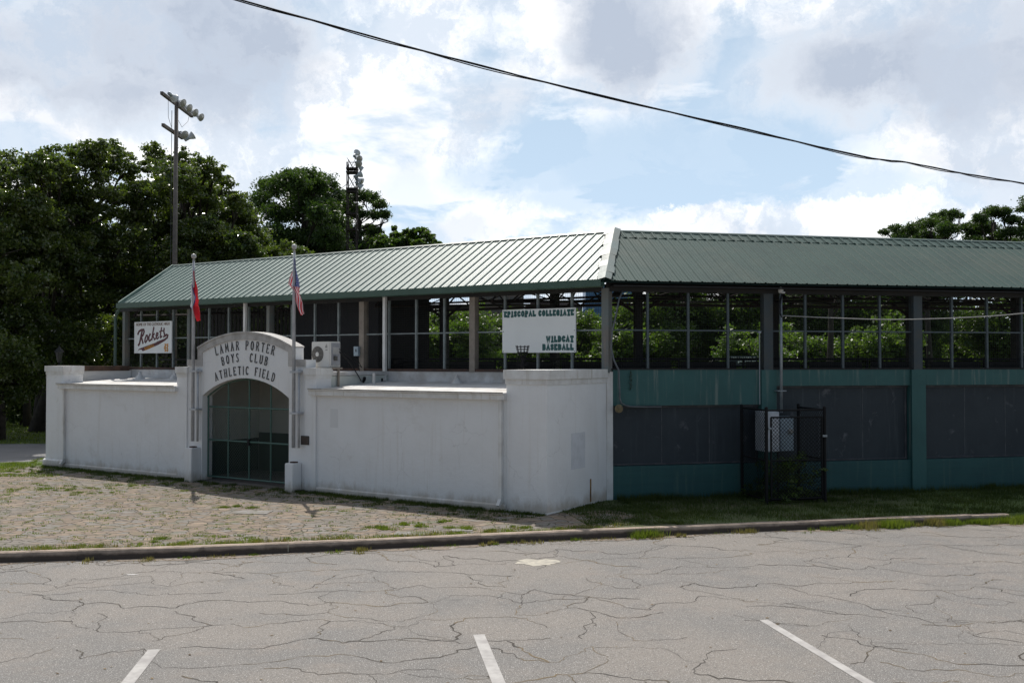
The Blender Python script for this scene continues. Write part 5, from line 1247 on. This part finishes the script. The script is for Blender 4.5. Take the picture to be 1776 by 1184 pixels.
# vine and weeds growing in the cage
rng = np.random.default_rng(5); P = Vector(FR(3.55, .75, .4)); cl = []
for k in range(44):
    s, o, z = rng.uniform(2.95, 4.15), rng.uniform(.2, 1.3), rng.uniform(.1, 1.0) ** 1.4 * .95; q = FR(s, o, z); cl.append((q[0], q[1], q[2], .17))
vn = empty('vine', FR(3.55, .7, 0), 'leafy weeds and vine growing up inside the black cage', 'vine')
V, F = leaves(rng, cl, 5500, .05, sub=12); arr_mesh('foliage', V, F, 'leaf_mid', vn, FR(3.55, .7, 0))
g = MB(FR)
for k in range(9): s, o = 3.1 + .12 * k, .4 + .08 * (k % 5); g.tube([(s, o, 0), (s + .05, o + .03, .4), (s - .02, o + .06, .8)], .005, 4)
g.build('stem', 'bark', vn)

# ------------------------------------------------------------------ grass and weeds
def blades(rng, cx, cy, cz, h, w, lean=.5):
    """one triangle per blade"""
    m = len(cx); a = rng.uniform(0, 2 * np.pi, m); l = rng.uniform(0, lean, m) * h
    dx, dy = np.cos(a), np.sin(a); px_, py_ = -dy * w / 2, dx * w / 2
    V = np.stack([np.stack([cx - px_, cy - py_, cz], 1), np.stack([cx + px_, cy + py_, cz], 1), np.stack([cx + dx * l, cy + dy * l, cz + h], 1)], 1).reshape(-1, 3)
    return V, np.arange(m * 3).reshape(-1, 3)
def frameR(s, o): return C0.x + uR.x * s + nR.x * o, C0.y + uR.y * s + nR.y * o
def frameL(s, o): return C0.x + uL.x * s + nL.x * o, C0.y + uL.y * s + nL.y * o
def stuff(name, V, F, m, lb, cat): return tag(arr_mesh(name, V, F, m, nside=3), lb, cat, kind='stuff')
rng = np.random.default_rng(17)
# lawn strip in front of the right wing, patchy
def patch(n, s_lo, s_hi, o_lo, o_hi, fr, nclus, sg_):
    cs_, co_ = rng.uniform(s_lo, s_hi, nclus), rng.uniform(o_lo, o_hi, nclus); i = rng.integers(0, nclus, n); k = rng.lognormal(0, .5, nclus)[i]
    s = np.clip(cs_[i] + rng.normal(0, sg_, n) * k, s_lo, s_hi); o = np.clip(co_[i] + rng.normal(0, sg_ * .8, n) * k, o_lo, o_hi); return fr(s, o)
x, y = patch(52000, .25, 16, .08, 3.25, frameR, 520, .22); h = rng.uniform(.025, .085, len(x)); V, F = blades(rng, x, y, np.zeros(len(x)), h, rng.uniform(.006, .014, len(x)), .8)
V2, F2 = blades(rng, *patch(9000, .2, 16, .06, .35, frameR, 150, .1), np.zeros(9000), rng.uniform(.06, .17, 9000), rng.uniform(.006, .014, 9000))
x3, y3 = patch(9000, -1.3, .6, .3, 3.1, frameR, 110, .16); V3, F3 = blades(rng, x3, y3, np.zeros(9000), rng.uniform(.02, .07, 9000), rng.uniform(.006, .013, 9000), .8)
V = np.concatenate([V, V2, V3]); F = np.arange(len(V)).reshape(-1, 3); stuff('grass', V, F, 'grass', 'patchy short grass between the kerb and the teal wall', 'grass')
# grass hugging the foot of the white walls and in the paving joints
parts = []
def tufts(n, xs_, ys_, sg_, hmin, hmax, w=(.006, .013)):
    i = rng.integers(0, len(xs_), n); k = rng.uniform(.4, 1.2, len(xs_))[i]; x = xs_[i] + rng.normal(0, sg_, n) * k * 1.5; y = ys_[i] + rng.normal(0, sg_, n) * k
    return blades(rng, x, y, np.full(n, .004), rng.uniform(hmin, hmax, n), rng.uniform(*w, n), .7)[0]
s_ = rng.uniform(.0, 15.8, 420); s_ = s_[(s_ < 6.5) | (s_ > 9.6) | (rng.random(len(s_)) < .15)]; o_ = 2.52 + rng.exponential(.12, len(s_)); xx, yy = frameL(s_, o_); parts.append(tufts(17000, xx, yy, .05, .02, .085))
s_ = rng.uniform(0, 16, 160); o_ = rng.uniform(2.6, 3.5, 160); xx, yy = frameL(s_, o_); parts.append(tufts(5500, xx, yy, .05, .02, .06))
V = np.concatenate(parts); stuff('grass', V, np.arange(len(V)).reshape(-1, 3), 'grass', 'dark tufts of grass along the foot of the white walls', 'grass')
parts = []
sk = rng.uniform(-13, -.8, 150); ok = np.array([edge(float(q)) for q in sk]) - .22 - rng.exponential(.16, 150); xx, yy = frameR(sk, ok); parts.append(tufts(7000, xx, yy, .07, .015, .06))
for px, py, r, n in ((305, 835, .5, 500), (75, 800, .9, 2500), (60, 818, .8, 1500), (120, 850, .35, 500), (415, 880, .2, 700), (690, 915, .25, 900), (640, 915, .12, 200), (810, 918, .25, 700), (870, 919, .2, 500), (770, 905, .15, 300), (110, 845, .5, 700), (30, 850, .5, 500), (15, 862, .4, 250), (270, 938, .3, 600), (160, 855, .3, 300), (200, 845, .3, 250), (370, 850, .25, 300), (245, 842, .3, 350),
                     (740, 908, .3, 400), (570, 885, .2, 120), (180, 900, .1, 60), (355, 930, .3, 200), (900, 915, .2, 300), (420, 936, .4, 400)):
    v = pdir(px, py); t = -2.85 / v.z; cx_, cy_ = v.x * t, v.y * t; k = max(2, int(r * 18)); xx, yy = cx_ + rng.normal(0, r * .9, k), cy_ + rng.normal(0, r * .55, k); parts.append(tufts(n, xx, yy, .045, .015, .055))
xx, yy = rng.uniform(-12, 0, 900), rng.uniform(15.4, 25, 900); ok = (yy > 14.2 + .22 * (xx + 7.5) + 1.4) & (yy < 18.2 + (-xx) * .64); parts.append(tufts(9000, xx[ok], yy[ok], .035, .01, .035))
V = np.concatenate(parts); stuff('weeds', V, np.arange(len(V)).reshape(-1, 3), 'weed', 'bright green weeds in the joints of the flagstones', 'weeds')
parts = []; dry = []
for s, n, hh in ((-.47, 700, .17), (-.40, 300, .2), (-1.5, 200, .06), (-1.2, 160, .05), (1.47, 420, .10), (.9, 60, .04), (2.3, 60, .05), (2.7, 160, .07), (3.0, 400, .09), (3.3, 500, .10), (3.75, 1200, .16), (4.0, 1000, .14), (4.15, 1300, .19), (4.4, 900, .14), (4.75, 300, .08), (5.0, 900, .17), (5.3, 1000, .14), (5.6, 700, .11), (5.9, 800, .13), (6.2, 900, .12), (6.5, 1200, .15), (6.8, 1800, .17), (7.2, 2000, .15), (7.7, 1600, .14), (8.2, 1600, .13), (9, 1500, .13), (-2.9, 160, .05), (-5.6, 160, .05), (-4.3, 100, .05), (-3.7, 90, .05), (-2.2, 120, .04), (-6.9, 120, .04), (-7.9, 160, .04), (-8.3, 200, .06), (-7.3, 160, .05)):
    s *= 1.0; k = max(2, n // 90); ss = s + rng.normal(0, .13, k); oo = np.array([edge(float(q)) for q in ss]) + .05 + rng.exponential(.06 + .0 * n, k); xx, yy = frameR(ss, oo)
    V = tufts(int(n * .62), xx, yy, .05, hh * .2, hh * 1.05, (.007, .014)); V[:, 2] -= .12; (parts if rng.random() < .82 else dry).append(V)
for s, n in ((-3.1, 200), (-.4, 260), (.0, 150), (6.2, 200), (7.2, 500), (-2.5, 100), (-5.2, 200), (4.9, 120), (-9.2, 60)):
    ss = s + rng.normal(0, .12, 5); oo = np.array([edge(float(q)) for q in ss]) + .06 + rng.exponential(.06, 5); xx, yy = frameR(ss, oo); V = tufts(n, xx, yy, .03, .02, .08, (.008, .016)); V[:, 2] -= .12; dry.append(V)
sk = rng.uniform(-13, -.8, 60); ok = np.array([edge(float(q)) for q in sk]) - .22 - rng.exponential(.1, 60); xx, yy = frameR(sk, ok); dry.append(tufts(2200, xx, yy, .06, .02, .08))
V = np.concatenate(parts); stuff('weeds', V, np.arange(len(V)).reshape(-1, 3), 'weed', 'bright weeds growing along the foot of the kerb', 'weeds')
V = np.concatenate(dry); stuff('weeds', V, np.arange(len(V)).reshape(-1, 3), 'dryweed', 'dry brown weeds beside the kerb', 'weeds')
# dead leaves and grit lying about
lx_, ly_ = [], []
for n_, lo, hi, a_, b_ in ((900, -13, 9, .06, .3), (500, -13, 12, -3.2, -.25), (260, -12, 12, .3, 7.5)):
    s_ = rng.uniform(lo, hi, n_); o_ = np.array([edge(float(q)) for q in s_]) + a_ + (b_ - a_) * rng.random(n_) ** (1.6 if a_ > 0 else 1); q = frameR(s_, o_); lx_.append(np.stack([q[0], q[1], np.where(o_ > np.array([edge(float(w)) for w in s_]), -.114, .012)], 1))
P_ = np.concatenate(lx_); m_ = len(P_); a_ = rng.uniform(0, 6.28, m_); sz_ = rng.uniform(.008, .03, m_)[:, None]
t_ = np.stack([np.cos(a_), np.sin(a_), rng.uniform(-.2, .2, m_)], 1) * sz_; b2_ = np.stack([-np.sin(a_), np.cos(a_), rng.uniform(.0, .4, m_)], 1) * sz_ * .55
V = np.stack([P_ - t_, P_ - b2_, P_ + t_, P_ + b2_], 1).reshape(-1, 3); V[:, 2] = np.maximum(V[:, 2], np.repeat(P_[:, 2], 4))
M['litter'] = leaf_mat('dead_leaf', (.10, .065, .035), (.26, .19, .11), .15, .8, .2)
tag(arr_mesh('leaf_litter', V, np.arange(m_ * 4).reshape(-1, 4), 'litter'), 'scattered dry leaves and grit along the kerb and paving', 'leaf litter', kind='stuff')
# lawn beside and beyond the far road
xx, yy = rng.uniform(-22, -11.2, 30000), rng.uniform(24.3, 27.6, 30000); ok = (yy < 25.6 + (xx + 60) * .0524 - .1) & (yy > 24.4) & ((xx < -12.9) | (yy < 25.0)); V1, _ = blades(rng, xx[ok], yy[ok], np.zeros(ok.sum()), rng.uniform(.02, .07, ok.sum()), rng.uniform(.01, .02, ok.sum()), .8)
xx, yy = rng.uniform(-32, -14, 30000), rng.uniform(33.5, 48, 30000); ok = yy > 31.2 + (xx + 60) * .067 + .2; V2, _ = blades(rng, xx[ok], yy[ok], np.zeros(ok.sum()), rng.uniform(.03, .09, ok.sum()), rng.uniform(.02, .04, ok.sum()), .8)
V = np.concatenate([V1, V2]); stuff('grass', V, np.arange(len(V)).reshape(-1, 3), 'weed', 'sunlit lawn on both sides of the far road at the left', 'grass')

# ------------------------------------------------------------------ floodlight pole and lattice tower
M['lampmetal'] = mat('pale_spun_aluminium', (.60, .62, .63), .35, (.50, .52, .54), 6)
def lamp(mb_refl, mb_house, mb_lens, p, d, sz=.30):
    """bell reflector opening along d"""
    p = Vector(p); d = Vector(d).normalized(); F = I3
    c = tuple(p); ax = tuple(d)
    mb_refl.lathe(c, ax, [(-.02, sz * .35), (.25 * sz, sz * .5), (.8 * sz, sz * .8), (1.35 * sz, sz), (1.36 * sz, sz * 1.03), (1.34 * sz, sz * .97)], 16); mb_lens.lathe(tuple(p + d * 1.32 * sz), ax, [(0, sz * .93), (.012, sz * .9)], 16)
    mb_house.lathe(tuple(p - d * 1.1 * sz), ax, [(0, sz * .3), (.1 * sz, sz * .4), (1.05 * sz, sz * .42), (1.1 * sz, sz * .35)], 10)
X0 = -12.22; D0 = 36.0
fp = empty('floodlight_pole', (X0, D0, 0), 'tall weathered wooden pole with two rows of sports floodlights', 'floodlight pole')
zt = 2.85 + (625 - 176) / 1727 * D0
g = MB(); g.tube([(X0, D0, -.1), (X0 + .0, D0, 6), (X0 + .03, D0, zt)], [.11, .092, .068], 12); g.build('pole', 'wood', fp, True)
g = MB(); g.tube([(X0 - .13, D0 - .06, 4), (X0 - .12, D0 - .05, zt - .3)], .012, 5); g.tube([(X0 - .10, D0 - .5, zt + .1), (X0 - .16, D0 - .3, zt - .6), (X0 - .12, D0 - .1, zt - .9)], .008, 4)
g.tube([(X0 + .02, D0, zt - .5), (X0 + .10, D0 + .4, zt - .8), (X0 + .12, D0 + 1.0, zt - .45), (X0 + .12, D0 + 1.2, zt - .1)], .008, 4); g.build('cable', 'wire', fp)
for k, (z, ya, yb, n0) in enumerate(((zt + .04, -1.15, 2.2, 5), (zt - 1.05, -1.0, 1.1, 2))):
    g = MB(); g.box((X0 - .16, D0 + ya, z - .05), (X0 - .06, D0 + yb, z + .06)); arm = g.build('cross_arm', 'wood', fp, label='upper cross arm with five floodlights' if k == 0 else 'lower cross arm with two floodlights')
    for j in range(n0):
        yy = D0 + ((-.75, .05, .75, 1.45, 2.15)[j] if k == 0 else (.35, 1.15)[j]); a, b, c = MB(), MB(), MB()
        dv = (.86, -.30, -.42) if (k == 0 and j >= 0) else ((.75, -.5, -.42) if j == 0 else (.7, .3, .55))
        if k == 0 and j == 0: dv = (.3, .9, -.3)
        lamp(a, b, c, (X0 + .10, yy, z + .02), dv, .155)
        o = a.build('floodlight', 'lampmetal', fp, True); o2 = b.build('lamp_housing', 'galv', fp, True); o3 = c.build('lens', 'lampglass', fp, True); o2.parent = o; o3.parent = o
X1, D1 = (610 - 888) / 1727 * 58, 58.0
tw = empty('floodlight_tower', (X1, D1, 0), 'dark rusty lattice tower with floodlights, rising behind the left roof', 'floodlight tower')
hw_ = .27; zt = 2.85 + (625 - 281) / 1727 * D1
g = MB()
for sx in (-1, 1):
    for sy in (-1, 1): g.tube([(X1 + sx * hw_, D1 + sy * hw_, 0), (X1 + sx * hw_, D1 + sy * hw_, zt)], .036, 5)
g.build('leg', 'towersteel', tw)
g = MB(); z = .4; k = 0
while z < zt - .6:
    for sy in (-1, 1):
        g.tube([(X1 - hw_, D1 + sy * hw_, z), (X1 + hw_, D1 + sy * hw_, z + .95)], .013, 4); g.tube([(X1 + hw_, D1 + sy * hw_, z), (X1 - hw_, D1 + sy * hw_, z + .95)], .013, 4)
    for sx in (-1, 1): g.tube([(X1 + sx * hw_, D1 - hw_, z), (X1 + sx * hw_, D1 + hw_, z + .95)], .013, 4)
    g.tube([(X1 - hw_, D1 - hw_, z), (X1 + hw_, D1 - hw_, z)], .016, 4); z += .95
g.tube([(X1 - hw_, D1 - hw_, zt - .03), (X1 + hw_, D1 - hw_, zt - .03)], .02, 4); g.build('lattice', 'towersteel', tw)
for py in (292, 298.5, 327, 332, 371, 398):
    z = 2.85 + (625 - py) / 1727 * D1; g = MB(); g.box((X1 - hw_ - .05, D1 - hw_ - .05, z - .045), (X1 + hw_ + .05, D1 + hw_ + .05, z + .045)); g.build('platform', 'towersteel', tw)
for (px, py, dv) in ((622, 276, (.6, -.7, -.3)), (622, 284, (.5, -.75, -.35)), (625, 290, (.75, .2, -.5)), (622, 306, (.6, .3, .3)), (624, 313, (.8, -.2, -.45)), (624, 321, (.7, .2, -.6)), (619, 270, (.2, .6, .5))):
    x, y, z = PX(px, py, D1); a, b, c = MB(), MB(), MB(); lamp(a, b, c, (x - .05, D1 - .25, z), dv, .20)
    o = a.build('floodlight', 'lampmetal', tw, True); o2 = b.build('lamp_housing', 'galv', tw, True); o3 = c.build('lens', 'lampglass', tw, True); o2.parent = o; o3.parent = o
g = MB(); g.tube([PX(603, 318, D1), PX(540, 367, D1 + 3), PX(498, 397, D1 + 5), PX(470, 414, D1 + 6)], .014, 5); tag(g.build('guy_wire', 'galv'), 'thin pale guy wire slanting down from the lattice tower to the left', 'guy wire')
# lantern by the far road
lx, ly, lz = PX(102.5, 626, 34)
lp = empty('street_lantern', (lx, ly, 0), 'dark lantern on a post in front of the trees behind the end pier', 'street lamp')
g = MB(); g.tube([(lx, ly, 0), (lx, ly, lz - .05)], [.06, .035], 8); g.build('post', 'black', lp)
g = MB(); g.lathe((lx, ly, lz - .05), (0, 0, 1), [(0, .05), (.05, .07), (.34, .13), (.36, .13)], 8); g.build('lantern_body', mat('smoked_glass', (.04, .04, .045), .15), lp)
g = MB(); g.lathe((lx, ly, lz + .31), (0, 0, 1), [(0, .17), (.04, .15), (.15, .05), (.18, .02), (.24, .015)], 8); g.build('lantern_roof', 'dark', lp)

# ------------------------------------------------------------------ overhead cable across the sky
def P2(px, py, d): return PX(px, py, d)
line = [(-60, -150, 9.0), (180, -70, 9.6), (420, 1, 10.2), (560, 40, 10.6), (700, 79, 11), (855, 120, 11.5), (1010, 158, 12), (1170, 196, 12.4), (1330, 233, 12.9), (1480, 268.5, 13.3), (1540, 278, 13.5), (1570, 281, 13.6), (1640, 295, 13.8), (1700, 306, 14), (1776, 318, 14.2), (1900, 342, 14.7)]
bw = [P2(*q) for q in line]
def spline(P, sub=10):
    P = [Vector(p) for p in P]; out = []
    for i in range(len(P) - 1):
        p0, p1, p2, p3 = P[max(i - 1, 0)], P[i], P[i + 1], P[min(i + 2, len(P) - 1)]
        for k in range(sub):
            t = k / sub; out.append(.5 * ((2 * p1) + (-p0 + p2) * t + (2 * p0 - 5 * p1 + 4 * p2 - p3) * t * t + (-p0 + 3 * p1 - 3 * p2 + p3) * t ** 3))
    return out + [P[-1]]
sp = spline(bw); g = MB()
g.tube([tuple(p) for p in sp], .009, 6)
for k in range(2):      # two insulated conductors laid loosely round the bearer wire
    pp = []
    for i, p in enumerate(sp):
        a = i * .23 + k * math.pi; gapk = .009 + .008 * (.5 + .5 * math.sin(i * .16 + k)); pp.append((p.x, p.y + gapk * math.cos(a), p.z + gapk * math.sin(a) - .006))
    g.tube(pp, .0065, 6)
tag(g.build('overhead_cable', 'black', None, True), 'black twisted overhead cable slanting down across the sky', 'cable')

# ------------------------------------------------------------------ small lettered board across the field
bx, by, _ = PX(1290, 622, 48); bd_ = empty('field_board', (bx, by, 2.3), 'small dark board with two rows of pale letters seen under the right roof', 'sign')
g = MB(); g.box((bx - .66, by, 2.60), (bx + .66, by + .04, 3.08)); g.tube([(bx - .6, by + .03, -.1), (bx - .6, by + .03, 2.6)], .04, 6); g.tube([(bx + .6, by + .03, -.1), (bx + .6, by + .03, 2.6)], .04, 6); g.build('board', mat('navy_board', (.02, .03, .04), .5), bd_)
g = MB(); rr = random.Random(8)
for row, (z, x0, x1) in enumerate(((2.90, -.60, .62), (2.72, -.28, .60))):
    x = x0
    while x < x1 - .06:
        w_ = rr.uniform(.05, .075); g.box((bx + x, by - .006, z), (bx + x + .018, by - .001, z + .12)); 
        if rr.random() < .7: g.box((bx + x + .019, by - .006, z + rr.choice((0, .05, .10))), (bx + x + w_, by - .001, z + rr.choice((.06, .115)) if False else z + .015 + .10 * 0))
        if rr.random() < .6: g.box((bx + x + .019, by - .0055, z + .10), (bx + x + w_, by - .001, z + .12))
        if rr.random() < .5: g.box((bx + x + w_ - .014, by - .0058, z + .018), (bx + x + w_, by - .001, z + .098))
        x += w_ + .03
g.build('lettering', 'sign', bd_)

# ------------------------------------------------------------------ city towers far beyond
def tower(px0, px1, ptop, d, m, wm, lb, floors=3.6, vb=3.0):
    x0, x1 = (px0 - 888) / 1727 * d, (px1 - 888) / 1727 * d; zt_ = 2.85 + (625 - ptop) / 1727 * d; dp = (x1 - x0) * .8
    r = empty('city_tower', ((x0 + x1) / 2, d + dp / 2, 0), lb, 'office tower', 'office towers on the skyline')
    g = MB(); g.box((x0, d, -2), (x1, d + dp, zt_)); g.box((x0 + 3, d + 3, zt_), (x1 - 3, d + dp - 3, zt_ + 2.5)); g.build('tower_body', m, r)
    g = MB(); z = 3.0
    while z < zt_ - 2: g.box((x0 - .1, d - .12, z), (x1 + .1, d + dp, z + 1.6)); z += floors
    x = x0 + 1.2; g2 = MB()
    while x < x1 - 1: g2.box((x, d - .35, 0), (x + .5, d, zt_)); x += vb
    g.build('window_bands', wm, r); g2.build('mullions', m, r)
tower(1016, 1106, 500, 520, 'bluewall', mat('blue_band_glass', (.03, .10, .24), .2), 'blue glass office tower seen beside the corner post')
tower(826, 908, 508, 560, 'brownwall', mat('dark_band_glass', (.10, .085, .09), .3), 'brown office tower left of the large sign', 3.8, 3.4)
tower(912, 1010, 527, 600, 'brownwall', mat('dark_band_glass', (.10, .085, .09), .3), 'wide brown office block behind the large sign', 3.8, 3.4)

# ------------------------------------------------------------------ clear the slate of helper state
bpy.context.view_layer.update()
